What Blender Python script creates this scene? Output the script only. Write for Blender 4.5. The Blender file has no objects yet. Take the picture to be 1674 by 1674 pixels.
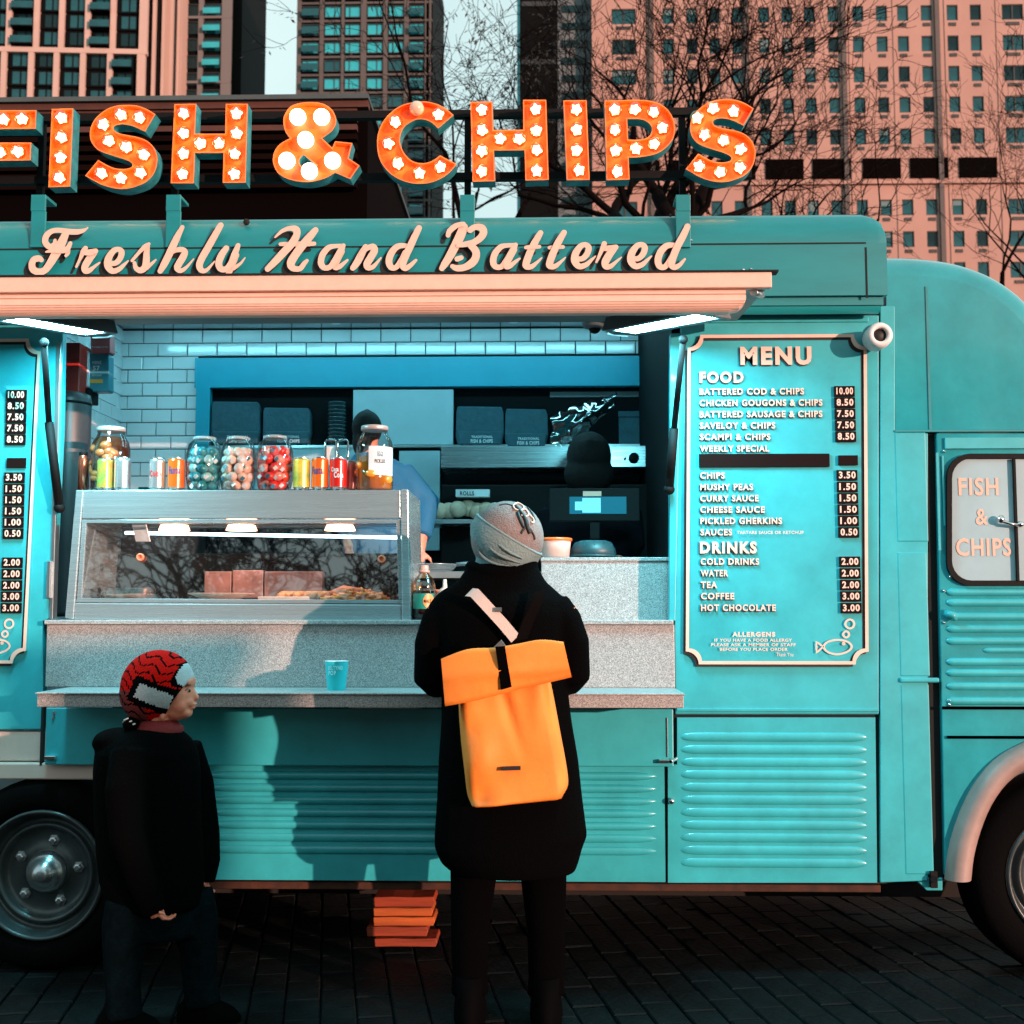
import bpy, math, random
from mathutils import Vector, Matrix
random.seed(7)
R = math.radians
S = bpy.context.scene
COL = S.collection

# ------------------------------------------------------------------ camera
CAMH = 1.27; DIST = 4.4; YAW = R(1.44); PITCH = math.atan(163/2000)
FPX = 2000.0
cam_d = bpy.data.cameras.new("camera"); cam = bpy.data.objects.new("camera", cam_d); COL.objects.link(cam)
CAM = Vector((DIST*math.tan(YAW), -DIST, CAMH))
cam.location = CAM
cam.rotation_euler = (R(90)+PITCH, 0, YAW)
cam_d.sensor_width = 36; cam_d.lens = FPX/1674*36
cam_d.clip_end = 4000; cam_d.clip_start = .05
cam_d.dof.use_dof = True; cam_d.dof.focus_distance = 4.35; cam_d.dof.aperture_fstop = 6.3
S.camera = cam
S.render.resolution_x = 1024; S.render.resolution_y = 1024
# ------------------------------------------------------------------ world, sun, exposure
SUN_AZ = R(135); SUN_EL = R(5.5)
w = bpy.data.worlds.new("World"); S.world = w; w.use_nodes = True
nt = w.node_tree; bg = nt.nodes["Background"]
sky = nt.nodes.new("ShaderNodeTexSky"); sky.sky_type = 'NISHITA'; sky.sun_disc = False
sky.sun_elevation = SUN_EL; sky.sun_rotation = SUN_AZ; sky.dust_density = 1.0; sky.air_density = 1.0
tint = nt.nodes.new("ShaderNodeMix"); tint.data_type = 'RGBA'; tint.blend_type = 'MULTIPLY'
tint.inputs[0].default_value = 1; tint.inputs[7].default_value = (.50, 1.0, .98, 1)
nt.links.new(sky.outputs[0], tint.inputs[6])
# thin bright cloud cover over the whole sky
wtc = nt.nodes.new("ShaderNodeTexCoord"); wn = nt.nodes.new("ShaderNodeTexNoise"); wn.inputs["Scale"].default_value = 2.2; wn.inputs["Detail"].default_value = 5
wr = nt.nodes.new("ShaderNodeMapRange"); wr.inputs["From Min"].default_value = .3; wr.inputs["From Max"].default_value = .7; wr.inputs["To Min"].default_value = .72; wr.inputs["To Max"].default_value = 1.0
cl = nt.nodes.new("ShaderNodeMix"); cl.data_type = 'RGBA'; cl.inputs[7].default_value = (3.8, 4.8, 4.8, 1)
nt.links.new(wtc.outputs["Generated"], wn.inputs["Vector"]); nt.links.new(wn.outputs[0], wr.inputs[0]); nt.links.new(wr.outputs[0], cl.inputs[0])
nt.links.new(tint.outputs[2], cl.inputs[6]); nt.links.new(cl.outputs[2], bg.inputs[0])
bg.inputs[1].default_value = .15
sun_d = bpy.data.lights.new("sun", 'SUN'); sun = bpy.data.objects.new("sun", sun_d); COL.objects.link(sun)
sun_d.energy = 4.6; sun_d.angle = R(.55); sun_d.color = (1, .57, .44)
sd = Vector((math.sin(SUN_AZ)*math.cos(SUN_EL), math.cos(SUN_AZ)*math.cos(SUN_EL), math.sin(SUN_EL)))
sun.rotation_euler = sd.to_track_quat('Z', 'Y').to_euler()
sun.location = sd*30
S.view_settings.view_transform = 'Standard'; S.view_settings.look = 'None'
S.view_settings.exposure = 0.45; S.view_settings.gamma = 1
S.view_settings.use_curve_mapping = False
S.render.engine = 'CYCLES'
S.cycles.max_bounces = 8; S.cycles.transparent_max_bounces = 12; S.cycles.sample_clamp_indirect = 4

# ------------------------------------------------------------------ helpers
RM = cam.rotation_euler.to_matrix()
def P(px, py, Y=0.0):
    """point of the world plane y=Y seen at photo pixel px,py"""
    d = RM @ Vector(((px-837)/FPX, -(py-837)/FPX, -1))
    t = (Y-CAM.y)/d.y
    return CAM + d*t
def scale_at(Y): return FPX/(Y-CAM.y)

def tag(o, label=None, cat=None, group=None, kind=None):
    if label: o['label'] = label
    if cat: o['category'] = cat
    if group: o['group'] = group
    if kind: o['kind'] = kind
    return o
def thing(name, label, cat, loc=(0, 0, 0), rz=0, group=None):
    o = bpy.data.objects.new(name, None); COL.objects.link(o)
    o.location = loc; o.rotation_euler = (0, 0, rz); o.empty_display_size = .1
    return tag(o, label, cat, group)

class MB:
    def __init__(s): s.v = []; s.f = []; s.m = []; s.s = []
    def face(s, pts, m=0, sm=False):
        n = len(s.v); s.v += [tuple(p) for p in pts]; s.f.append(tuple(range(n, n+len(pts)))); s.m.append(m); s.s.append(sm); return s
    def grid(s, rows, m=0, sm=True, closed=True, cap0=False, cap1=False):
        n = len(s.v); k = len(rows[0])
        for r in rows: s.v += [tuple(p) for p in r]
        for i in range(len(rows)-1):
            for j in range(k if closed else k-1):
                a = n+i*k+j; b = n+i*k+(j+1) % k
                s.f.append((a, b, b+k, a+k)); s.m.append(m); s.s.append(sm)
        if cap0: s.f.append(tuple(n+j for j in range(k))[::-1]); s.m.append(m); s.s.append(False)
        if cap1: s.f.append(tuple(n+(len(rows)-1)*k+j for j in range(k))); s.m.append(m); s.s.append(False)
        return s
    def box(s, x0, x1, y0, y1, z0, z1, m=0):
        x0, x1 = min(x0, x1), max(x0, x1); y0, y1 = min(y0, y1), max(y0, y1); z0, z1 = min(z0, z1), max(z0, z1)
        n = len(s.v)
        s.v += [(x0, y0, z0), (x1, y0, z0), (x1, y1, z0), (x0, y1, z0), (x0, y0, z1), (x1, y0, z1), (x1, y1, z1), (x0, y1, z1)]
        for q in ((0, 3, 2, 1), (4, 5, 6, 7), (0, 1, 5, 4), (1, 2, 6, 5), (2, 3, 7, 6), (3, 0, 4, 7)):
            s.f.append(tuple(n+i for i in q)); s.m.append(m); s.s.append(False)
        return s
    def pbox(s, px0, py0, px1, py1, Y, dep, m=0):
        """box whose front (plane Y) fills photo rect, going back by dep"""
        cx = (px0+px1)/2; cy = (py0+py1)/2
        return s.box(P(px0, cy, Y).x, P(px1, cy, Y).x, Y, Y+dep, P(cx, py1, Y).z, P(cx, py0, Y).z, m)
    def prism(s, pts, y0, y1, m=0, sm=False, mf=None):
        """polygon (x,z) list extruded from y0 (front) to y1"""
        k = len(pts); n = len(s.v)
        s.v += [(p[0], y0, p[1]) for p in pts]+[(p[0], y1, p[1]) for p in pts]
        s.f.append(tuple(range(n, n+k))); s.m.append(m if mf is None else mf); s.s.append(False)
        s.f.append(tuple(range(n+2*k-1, n+k-1, -1))); s.m.append(m); s.s.append(False)
        for i in range(k):
            j = (i+1) % k
            s.f.append((n+j, n+i, n+k+i, n+k+j)); s.m.append(m); s.s.append(sm)
        return s
    def pprism(s, pp, Y, dep, m=0, sm=False):
        q = [P(a, b, Y) for a, b in pp]
        return s.prism([(v.x, v.z) for v in q], Y, Y+dep, m, sm)
    def tube(s, pts, rad, n=8, m=0, caps=True, sm=True):
        pts = [Vector(p) for p in pts]
        if not isinstance(rad, (list, tuple)): rad = [rad]*len(pts)
        rows = []; up = None
        for i, p in enumerate(pts):
            t = (pts[min(i+1, len(pts)-1)]-pts[max(i-1, 0)])
            if t.length < 1e-9: t = Vector((0, 0, 1))
            t.normalize()
            if up is None: up = Vector((0, 0, 1)) if abs(t.z) < .9 else Vector((1, 0, 0))
            a = t.cross(up)
            if a.length < 1e-6: a = t.cross(Vector((0, 1, 0)))
            a.normalize(); b = t.cross(a).normalized(); up = -b
            r = rad[i]; rx, ry = (r if isinstance(r, (tuple, list)) else (r, r))
            rows.append([p+a*math.cos(2*math.pi*k/n)*rx+b*math.sin(2*math.pi*k/n)*ry for k in range(n)])
        return s.grid(rows, m, sm, True, caps, caps)
    def lathe(s, prof, c=(0, 0, 0), n=24, m=0, sm=True, axis='z', ms=None, caps=True):
        """prof list of (r, h); axis z or y (h toward -y)"""
        rows = []
        for r, h in prof:
            row = []
            for k in range(n):
                a = 2*math.pi*k/n
                if axis == 'z': row.append((c[0]+r*math.cos(a), c[1]+r*math.sin(a), c[2]+h))
                else: row.append((c[0]+r*math.cos(a), c[1]-h, c[2]+r*math.sin(a)))
            rows.append(row)
        if ms is None: return s.grid(rows, m, sm, True, caps and prof[0][0] > 1e-5, caps and prof[-1][0] > 1e-5)
        for i in range(len(rows)-1): s.grid(rows[i:i+2], ms[i], sm)
        if prof[0][0] > 1e-5: s.face(rows[0][::-1], ms[0])
        if prof[-1][0] > 1e-5: s.face(rows[-1], ms[-1])
        return s
    def ell(s, c, r, n=16, k=10, m=0, rot=None):
        rows = []
        for i in range(k+1):
            t = math.pi*i/k
            row = []
            for j in range(n):
                a = 2*math.pi*j/n
                v = Vector((r[0]*math.sin(t)*math.cos(a), r[1]*math.sin(t)*math.sin(a), -r[2]*math.cos(t)))
                if rot: v = rot @ v
                row.append(Vector(c)+v)
            rows.append(row)
        return s.grid(rows, m)
    def loft(s, rings, n=20, m=0, caps=True, p=2.0):
        """rings (cx,cy,z,rx,ry)"""
        rows = []
        for cx, cy, z, rx, ry in rings:
            row = []
            for j in range(n):
                a = 2*math.pi*j/n; c_, s_ = math.cos(a), math.sin(a)
                row.append((cx+rx*math.copysign(abs(c_)**(2/p), c_), cy+ry*math.copysign(abs(s_)**(2/p), s_), z))
            rows.append(row)
        return s.grid(rows, m, True, True, caps, caps)
    def mesh(s, name):
        me = bpy.data.meshes.new(name); me.from_pydata(s.v, [], s.f)
        me.polygons.foreach_set("material_index", s.m); me.polygons.foreach_set("use_smooth", s.s)
        me.update(); return me
    def build(s, name, mats, parent=None, bevel=0, label=None, kind=None, fuse=0, smooth_it=0, fixn=True):
        me = s.mesh(name)
        if not isinstance(mats, (list, tuple)): mats = [mats]
        for x in mats: me.materials.append(x)
        if fixn:
            import bmesh
            bm = bmesh.new(); bm.from_mesh(me); bmesh.ops.recalc_face_normals(bm, faces=bm.faces); bm.to_mesh(me); bm.free()
        return link(name, me, parent, bevel, label, kind, fuse, smooth_it)
def link(name, me, parent=None, bevel=0, label=None, kind=None, fuse=0, smooth_it=0):
    o = bpy.data.objects.new(name, me); COL.objects.link(o)
    if parent: attach(o, parent)
    if bevel:
        b = o.modifiers.new("bevel", 'BEVEL'); b.width = bevel; b.segments = 2; b.limit_method = 'ANGLE'; b.angle_limit = R(40)
    if fuse:
        r = o.modifiers.new("remesh", 'REMESH'); r.mode = 'VOXEL'; r.voxel_size = fuse; r.use_smooth_shade = True
        q = o.modifiers.new("smooth", 'SMOOTH'); q.factor = .6; q.iterations = smooth_it or 3
    if label: o['label'] = label
    if kind: o['kind'] = kind
    return o
def world_of(o):
    m = Matrix.Translation(o.location) @ o.rotation_euler.to_matrix().to_4x4()
    m = o.matrix_parent_inverse @ m if o.parent else m
    return world_of(o.parent) @ m if o.parent else m
def attach(o, parent):
    """keep the world place of mesh built in world coordinates"""
    o.parent = parent; o.matrix_parent_inverse = world_of(parent).inverted()
def put(o, parent):
    o.parent = parent; return o
def copy_tree(o, parent=None):
    c = o.copy(); COL.objects.link(c)
    if parent: c.parent = parent; c.matrix_parent_inverse = o.matrix_parent_inverse.copy()
    for ch in [x for x in KIDS.get(o.name, [])]: copy_tree(ch, c)
    return c
KIDS = {}
def kids_of(root):
    for o in list(COL.objects):
        if o.parent: KIDS.setdefault(o.parent.name, [])
    KIDS.clear()
    for o in list(COL.objects):
        if o.parent: KIDS.setdefault(o.parent.name, []).append(o)

def mat(name, col, rough=.5, metal=0, var=0, vscale=20, bump=0, bscale=60, emis=None, estr=0, coat=0, trans=0, alpha=1, var2=None, stretch=None, spec=None):
    m = bpy.data.materials.new(name); m.use_nodes = True; t = m.node_tree; b = t.nodes["Principled BSDF"]
    b.inputs["Base Color"].default_value = (*col, 1); b.inputs["Roughness"].default_value = rough; b.inputs["Metallic"].default_value = metal
    if spec is not None: b.inputs["Specular IOR Level"].default_value = spec
    if coat: b.inputs["Coat Weight"].default_value = coat; b.inputs["Coat Roughness"].default_value = .08
    if trans: b.inputs["Transmission Weight"].default_value = trans
    if emis: b.inputs["Emission Color"].default_value = (*emis, 1); b.inputs["Emission Strength"].default_value = estr
    if alpha < 1: b.inputs["Alpha"].default_value = alpha
    tc = None
    if var or bump:
        tc = t.nodes.new("ShaderNodeTexCoord"); mp = t.nodes.new("ShaderNodeMapping"); t.links.new(tc.outputs["Object"], mp.inputs[0])
        if stretch: mp.inputs["Scale"].default_value = stretch
    if var:
        n = t.nodes.new("ShaderNodeTexNoise"); n.inputs["Scale"].default_value = vscale; n.inputs["Detail"].default_value = 6; n.inputs["Roughness"].default_value = .65
        t.links.new(mp.outputs[0], n.inputs["Vector"])
        cr = t.nodes.new("ShaderNodeValToRGB"); cr.color_ramp.elements[0].position = .32; cr.color_ramp.elements[1].position = .68
        c2 = var2 if var2 else [c*(1-var) for c in col]
        cr.color_ramp.elements[0].color = (*c2, 1); cr.color_ramp.elements[1].color = (*[min(1, c*(1+var*.5)) for c in col], 1)
        t.links.new(n.outputs[0], cr.inputs[0]); t.links.new(cr.outputs[0], b.inputs["Base Color"])
        mr = t.nodes.new("ShaderNodeMapRange"); mr.inputs["To Min"].default_value = max(.02, rough-.1); mr.inputs["To Max"].default_value = min(1, rough+.12)
        n2 = t.nodes.new("ShaderNodeTexNoise"); n2.inputs["Scale"].default_value = vscale*.35+1; n2.inputs["Detail"].default_value = 4
        t.links.new(mp.outputs[0], n2.inputs["Vector"]); t.links.new(n2.outputs[0], mr.inputs[0]); t.links.new(mr.outputs[0], b.inputs["Roughness"])
    if bump:
        n = t.nodes.new("ShaderNodeTexNoise"); n.inputs["Scale"].default_value = bscale; n.inputs["Detail"].default_value = 5
        t.links.new(mp.outputs[0], n.inputs["Vector"])
        bp = t.nodes.new("ShaderNodeBump"); bp.inputs["Strength"].default_value = bump; bp.inputs["Distance"].default_value = .01
        t.links.new(n.outputs[0], bp.inputs["Height"]); t.links.new(bp.outputs[0], b.inputs["Normal"])
    return m
def glass_mat(name, tintc=(1, 1, 1), refl=.12, rough=.02):
    m = bpy.data.materials.new(name); m.use_nodes = True; t = m.node_tree; t.nodes.clear()
    o = t.nodes.new("ShaderNodeOutputMaterial"); tr = t.nodes.new("ShaderNodeBsdfTransparent"); tr.inputs[0].default_value = (*tintc, 1)
    g = t.nodes.new("ShaderNodeBsdfGlossy"); g.inputs["Roughness"].default_value = rough
    lw = t.nodes.new("ShaderNodeLayerWeight"); lw.inputs[0].default_value = .2
    mr = t.nodes.new("ShaderNodeMapRange"); mr.inputs["To Min"].default_value = refl; mr.inputs["To Max"].default_value = .8
    t.links.new(lw.outputs["Fresnel"], mr.inputs[0])
    mx = t.nodes.new("ShaderNodeMixShader"); t.links.new(mr.outputs[0], mx.inputs[0]); t.links.new(tr.outputs[0], mx.inputs[1]); t.links.new(g.outputs[0], mx.inputs[2])
    t.links.new(mx.outputs[0], o.inputs[0]); return m
def emit_mat(name, col, st):
    m = bpy.data.materials.new(name); m.use_nodes = True; t = m.node_tree; t.nodes.clear()
    o = t.nodes.new("ShaderNodeOutputMaterial"); e = t.nodes.new("ShaderNodeEmission"); e.inputs[0].default_value = (*col, 1); e.inputs[1].default_value = st
    t.links.new(e.outputs[0], o.inputs[0]); return m
def granite_mat():
    m = mat("granite", (.42, .43, .43), .38, 0, .5, 160, .05, 200)
    t = m.node_tree; b = t.nodes["Principled BSDF"]
    v = t.nodes.new("ShaderNodeTexVoronoi"); v.inputs["Scale"].default_value = 430
    tc = [n for n in t.nodes if n.type == 'TEX_COORD'][0]; t.links.new(tc.outputs["Object"], v.inputs["Vector"])
    cr = t.nodes.new("ShaderNodeValToRGB"); cr.color_ramp.interpolation = 'CONSTANT'
    e = cr.color_ramp.elements; e[0].color = (.17, .175, .18, 1); e[1].position = .22; e[1].color = (.27, .28, .28, 1)
    for p_, c_ in ((.5, .34), (.75, .42), (.93, .52)):
        q = e.new(p_); q.color = (c_, c_, c_, 1)
    sp = t.nodes.new("ShaderNodeSeparateColor"); t.links.new(v.outputs["Color"], sp.inputs[0]); t.links.new(sp.outputs[0], cr.inputs[0])
    t.links.new(cr.outputs[0], b.inputs["Base Color"]); return m

M = {}
TEAL = (.032, .40, .46)
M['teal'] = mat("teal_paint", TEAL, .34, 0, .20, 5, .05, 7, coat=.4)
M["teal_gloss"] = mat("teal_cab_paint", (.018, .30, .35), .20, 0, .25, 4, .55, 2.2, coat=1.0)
M['teal_dark'] = mat("teal_paint_header", (.004, .21, .24), .42, 0, .16, 5, .05, 8, coat=.15, stretch=(.4, 1, 2))  # truck teal darkened to hold the shade on the header
M['teal_frame'] = mat("teal_inner_frame", (.012, .30, .42), .35, 0, .05, 8)
M['seam'] = mat("black_seam", (.004, .006, .007), .9)
M['cream'] = mat("cream_lettering", (.74, .50, .41), .5, 0, .06, 30)
M['cream2'] = mat("cream_metal", (.62, .47, .41), .4, 0, .08, 12, coat=.2)
M['black'] = mat("black_print", (.006, .005, .005), .6)
M['tagblack'] = mat("black_tag", (.010, .0035, .0035), .7, spec=.08)
M['coat'] = mat("black_wool", (.0012, .0012, .0014), 1, bump=.5, bscale=180, spec=.03)
M['jacket'] = mat("black_jacket_cloth", (.0010, .0012, .0014), 1, bump=.4, bscale=120, spec=.03)
M['trouser'] = mat("dark_trousers", (.0012, .0011, .0013), 1, bump=.3, bscale=80, spec=.02)
M['jeans'] = mat("dark_teal_jeans", (.002, .006, .008), 1, 0, .5, 25, .4, 150, spec=.03)
M['shoe'] = mat("black_leather", (.001, .001, .0012), .8, spec=.03)
M['steel'] = mat("brushed_steel", (.44, .53, .56), .26, .65, .10, 30, .015, 60, stretch=(.15, 1, 8))
M['steel2'] = mat("dull_steel", (.45, .5, .52), .3, .9, .1, 14)
M['chrome'] = mat("chrome", (.75, .75, .75), .12, 1)
M['granite'] = granite_mat()
M['tile'] = mat("white_tile", (.74, .78, .80), .12, 0, .07, 3, .03, 12, coat=.4)
M['grout'] = mat("black_grout", (.012, .014, .016), .9)
M['rubber'] = mat("black_rubber", (.0025, .0025, .003), .7, bump=.1, spec=.2)
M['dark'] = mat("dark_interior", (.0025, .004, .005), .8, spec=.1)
M['underside'] = mat("underbody", (.006, .004, .003), .9)
M['brown'] = mat("rusty_sill", (.05, .013, .004), .8, 0, .6, 20)
M['grey'] = mat("grey_plastic", (.10, .11, .12), .5, 0, .1, 20)
M['white'] = mat("white_plastic", (.7, .72, .74), .35, 0, .05, 9)
M['glass'] = glass_mat("clear_glass", (.93, .98, .98), .10)
M['jar'] = glass_mat("jar_glass", (.88, .92, .92), .10)
M['cabglass'] = mat("cab_window_glass", (.34, .50, .56), .10, 0, .12, 3, coat=.6)
M['letterface'] = mat("orange_letter_face", (.92, .135, .008), .38, 0, .35, 14, .3, 20)
M['lettershell'] = mat("teal_letter_shell", (.03, .26, .30), .5, 0, .5, 22)
M['letterrim'] = mat("orange_rim", (.85, .22, .06), .4)
M['bulb'] = emit_mat("lit_bulb_core", (1, .60, .36), 13)
M['bigbulb'] = emit_mat("lit_globe_bulb", (1, .78, .60), 4.5)
M['bulbglass'] = glass_mat("bulb_globe_glass", (1, .74, .5), .16, .15)
M['led'] = emit_mat("led_tube", (.26, .88, 1), 170)
M['led2'] = emit_mat("led_strip", (.62, .92, 1), 9)
M['spot'] = emit_mat("downlight", (.6, .95, 1), 120)

def smooth(pp, per=5, closed=False):
    """Catmull-Rom; pp items (x,y[,w]); a 'c' in last place marks a corner"""
    pts = [tuple(float(a) for a in q if a != 'c') for q in pp]; cor = [q[-1] == 'c' for q in pp]
    n = len(pts); out = []
    rng = range(n) if closed else range(n-1)
    for i in rng:
        p1 = pts[i]; p2 = pts[(i+1) % n]
        p0 = p1 if (cor[i] or (not closed and i == 0)) else pts[(i-1) % n]
        p3 = p2 if (cor[(i+1) % n] or (not closed and i == n-2)) else pts[(i+2) % n]
        for k in range(per):
            t = k/per
            out.append(tuple(.5*((2*b)+(-a+c)*t+(2*a-5*b+4*c-d)*t*t+(-a+3*b-3*c+d)*t**3) for a, b, c, d in zip(p0, p1, p2, p3)))
    if not closed: out.append(pts[-1])
    return out
def ribbon(mb, pts, Y0, m=0, closed=False, rise=.0016, cap=True):
    """pts in world (x,z,halfwidth): a flat band facing -y, rising a hair along its length so crossings never share a plane"""
    n = len(pts); rows = []
    for i in range(n):
        a = pts[(i-1) % n] if (closed or i > 0) else pts[i]; b = pts[(i+1) % n] if (closed or i < n-1) else pts[i]
        d = Vector((b[0]-a[0], b[1]-a[1]))
        d = d.normalized() if d.length > 1e-9 else Vector((1, 0)); nn = Vector((-d.y, d.x)); x, z, h = pts[i]
        y = Y0-(rise*i/n if not closed else 0)
        rows.append([(x-nn.x*h, y, z-nn.y*h), (x+nn.x*h, y, z+nn.y*h)])
    if closed: rows.append(rows[0])
    mb.grid(rows, m, False, False)
    if cap and not closed:
        for (x, z, h), y in ((pts[0], Y0+.0002), (pts[-1], Y0-rise-.0002)):
            mb.face([(x+h*math.cos(k*math.pi/8), y, z+h*math.sin(k*math.pi/8)) for k in range(16)], m)
    return mb

_txt = {}
def text_mesh(s, bold=.02):
    """unit text triangles: list verts (x,z), faces, bounds"""
    key = (s, bold)
    if key in _txt: return _txt[key]
    c = bpy.data.curves.new("t", 'FONT'); c.body = s; c.size = 1; c.offset = bold; c.fill_mode = 'FRONT'; c.resolution_u = 3
    c.space_character = 1.04+bold*4
    o = bpy.data.objects.new("t", c); COL.objects.link(o)
    dg = bpy.context.evaluated_depsgraph_get(); me = bpy.data.meshes.new_from_object(o.evaluated_get(dg))
    v = [(p.co.x, p.co.y) for p in me.vertices]; f = [tuple(p.vertices) for p in me.polygons]
    bpy.data.objects.remove(o); bpy.data.curves.remove(c); bpy.data.meshes.remove(me)
    xs = [a for a, b in v]; zs = [b for a, b in v]
    _txt[key] = (v, f, min(xs), max(xs), min(zs), max(zs)); return _txt[key]
def add_text(mb, s, x0, x1, z0, z1, y, m=0, bold=.02, wrap=None):
    """fit text to the rect; wrap=(cx,cy,r) bends it on a vertical cylinder"""
    v, f, a, b, c, d = text_mesh(s, bold); n = len(mb.v)
    for (p, q) in v:
        x = x0+(p-a)/(b-a)*(x1-x0); z = z0+(q-c)/(d-c)*(z1-z0)
        if wrap:
            cx, cy, r = wrap; an = (x-cx)/r
            mb.v.append((cx+r*math.sin(an), cy-r*math.cos(an), z))
        else: mb.v.append((x, y, z))
    for q in f: mb.f.append(tuple(n+i for i in q)); mb.m.append(m); mb.s.append(False)
def text_px(mb, s, px0, py0, px1, py1, Y, m=0, bold=.02):
    cx = (px0+px1)/2; cy = (py0+py1)/2
    add_text(mb, s, P(px0, cy, Y).x, P(px1, cy, Y).x, P(cx, py1, Y).z, P(cx, py0, Y).z, Y, m, bold)

# ================================================================== GROUND
M['paver'] = mat("dark_block_paver", (.0016, .0042, .005), .7, 0, .65, 7, .5, 50, spec=.16)
M['joint'] = mat("sand_joint", (.0015, .002, .002), .95, bump=.3, spec=.05)
M['asphalt'] = mat("far_paving", (.05, .052, .053), .85, 0, .3, 2, .2, 30)
g = MB().face([(-1500, -400, -.03), (1500, -400, -.03), (1500, 1800, -.03), (-1500, 1800, -.03)], 0).build('ground', M['asphalt'], kind='structure')
pav = MB().box(-9, 9, -8, 5, -.026, -.004).build('pavement', M['joint'], kind='structure')
pv_ang = R(11.5-1.44)
pv_me = []
for k in range(4):
    b = MB(); hx, hy = .097, .0545
    zt = .004; c = .005
    rows = [[(-hx, -hy, -.02), (hx, -hy, -.02), (hx, hy, -.02), (-hx, hy, -.02)],
            [(-hx, -hy, zt-c), (hx, -hy, zt-c), (hx, hy, zt-c), (-hx, hy, zt-c)],
            [(-hx+c, -hy+c, zt), (hx-c, -hy+c, zt+.001*(k-1)), (hx-c, hy-c, zt), (-hx+c, hy-c, zt)]]
    b.grid(rows, 0, False, True, False, True); me = b.mesh('brick'); me.materials.append(M['paver']); pv_me.append(me)
stuff = MB(); cand = []
ca, sa = math.cos(pv_ang+R(90)), math.sin(pv_ang+R(90))
for i in range(-60, 60):
    for j in range(-70, 75):
        u = i*.2+(.1 if j % 2 else 0); v_ = j*.114
        x = u*ca-v_*sa; y = -1.5+u*sa+v_*ca
        if -6 < x < 6 and -5.2 < y < 3.2:
            d = (Vector((x, y, 0))-CAM)
            q = RM.transposed() @ d
            vis = -q.z > 0 and abs(q.x/-q.z*FPX) < 850 and abs(q.y/-q.z*FPX) < 870
            cand.append((vis, d.length, x, y))
cand.sort(key=lambda t: (not t[0], t[1]))
for k, (vis, dl, x, y) in enumerate(cand):
    rz = pv_ang+R(90)+random.gauss(0, .008); zz = random.gauss(0, .0016)
    if k < 300:
        o = bpy.data.objects.new('brick', pv_me[k % 4]); COL.objects.link(o); o.location = (x, y, zz); o.rotation_euler = (random.gauss(0, .006), random.gauss(0, .006), rz); o.parent = pav
    else:
        c, s = math.cos(rz), math.sin(rz); n = len(stuff.v)
        for a, b_, z in ((-.097, -.0545, -.02), (.097, -.0545, -.02), (.097, .0545, -.02), (-.097, .0545, -.02), (-.093, -.05, .004), (.093, -.05, .004), (.093, .05, .004), (-.093, .05, .004)):
            stuff.v.append((x+a*c-b_*s, y+a*s+b_*c, z+zz))
        for q in ((4, 5, 6, 7), (0, 1, 5, 4), (1, 2, 6, 5), (2, 3, 7, 6), (3, 0, 4, 7)):
            stuff.f.append(tuple(n+t for t in q)); stuff.m.append(0); stuff.s.append(False)
stuff.build('bricks', M['paver'], pav, kind='stuff', fixn=False)

# ================================================================== FOOD TRUCK
TL = (P(500, 1400, .9).x, .9, 0)
truck = thing('food_truck', 'turquoise vintage food truck with open serving hatch and ribbed panels', 'food truck', TL)
def T(mb, name, mats, bevel=0, parent=None, **k): return mb.build(name, mats, parent or truck, bevel, **k)

# -- left skin panel (carries the left menu board), down to the pale sill band
b = MB(); b.pprism([(-900, 515), (103, 515), (100, 700), (84, 1010), (70, 1016), (70, 1193), (-900, 1193)], 0, .04)
T(b, 'side_panel', M['teal'], .004)
b = MB(); b.pbox(-900, 1195, 152, 1243, .005, .04); b.pbox(-900, 1246, 160, 1273, -.02, .07)
T(b, 'wheel_arch_band', M['cream2'], .006)
b = MB(); b.pbox(322, 1243, 331, 1440, .0, .04); T(b, 'arch_post', M['cream2'], .003)
# -- right skin panel with menu board
b = MB(); b.pprism([(1114, 515), (1437, 515), (1437, 1168), (1104, 1168), (1103, 1010)], 0, .04); T(b, 'side_panel', M['teal'], .004)
b = MB(); b.pbox(1112, 519, 1420, 527, -.006, .006); b.pbox(1106, 1158, 1437, 1163, -.006, .006); T(b, 'trim_strip', M['teal'], .002)
# dark backing behind seams
b = MB(); b.pbox(1085, 1160, 1446, 1443, .012, .02); b.pbox(1430, 515, 1446, 1443, .014, .02); T(b, 'seam_backing', M['seam'])

def capsule_rib(mb, px0, px1, py, Y, h=8, dep=.013, taper=34, m=0):
    """pressed rib with tapering ends"""
    rows = []; n = 22
    z = P((px0+px1)/2, py, Y).z; x0 = P(px0, py, Y).x; x1 = P(px1, py, Y).x; s = scale_at(Y); hh = h/s; tp = taper/s
    for i in range(n+1):
        t = i/n; x = x0+(x1-x0)*(t if 0 else t)
        u = min(1, min(x-x0, x1-x)/tp); k = math.sqrt(max(0, 1-(1-u)**2)); k = max(k, .02)
        rows.append([(x, Y+.001-dep*k*math.sin(math.pi*q/6)**1.0, z+hh*k*math.cos(math.pi*q/6)) for q in range(7)])
    # denser ends
    rows2 = []
    xs = [x0+tp*q/6 for q in range(7)]+[x1-tp*q/6 for q in range(6, -1, -1)]
    for x in xs:
        u = min(1, min(x-x0, x1-x)/tp); k = max(math.sqrt(max(0, 1-(1-u)**2)), .02)
        rows2.append([(x, Y+.001-dep*k*math.sin(math.pi*q/8), z+hh*k*math.cos(math.pi*q/8)) for q in range(9)])
    mb.grid(rows2, m, True, False)
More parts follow.
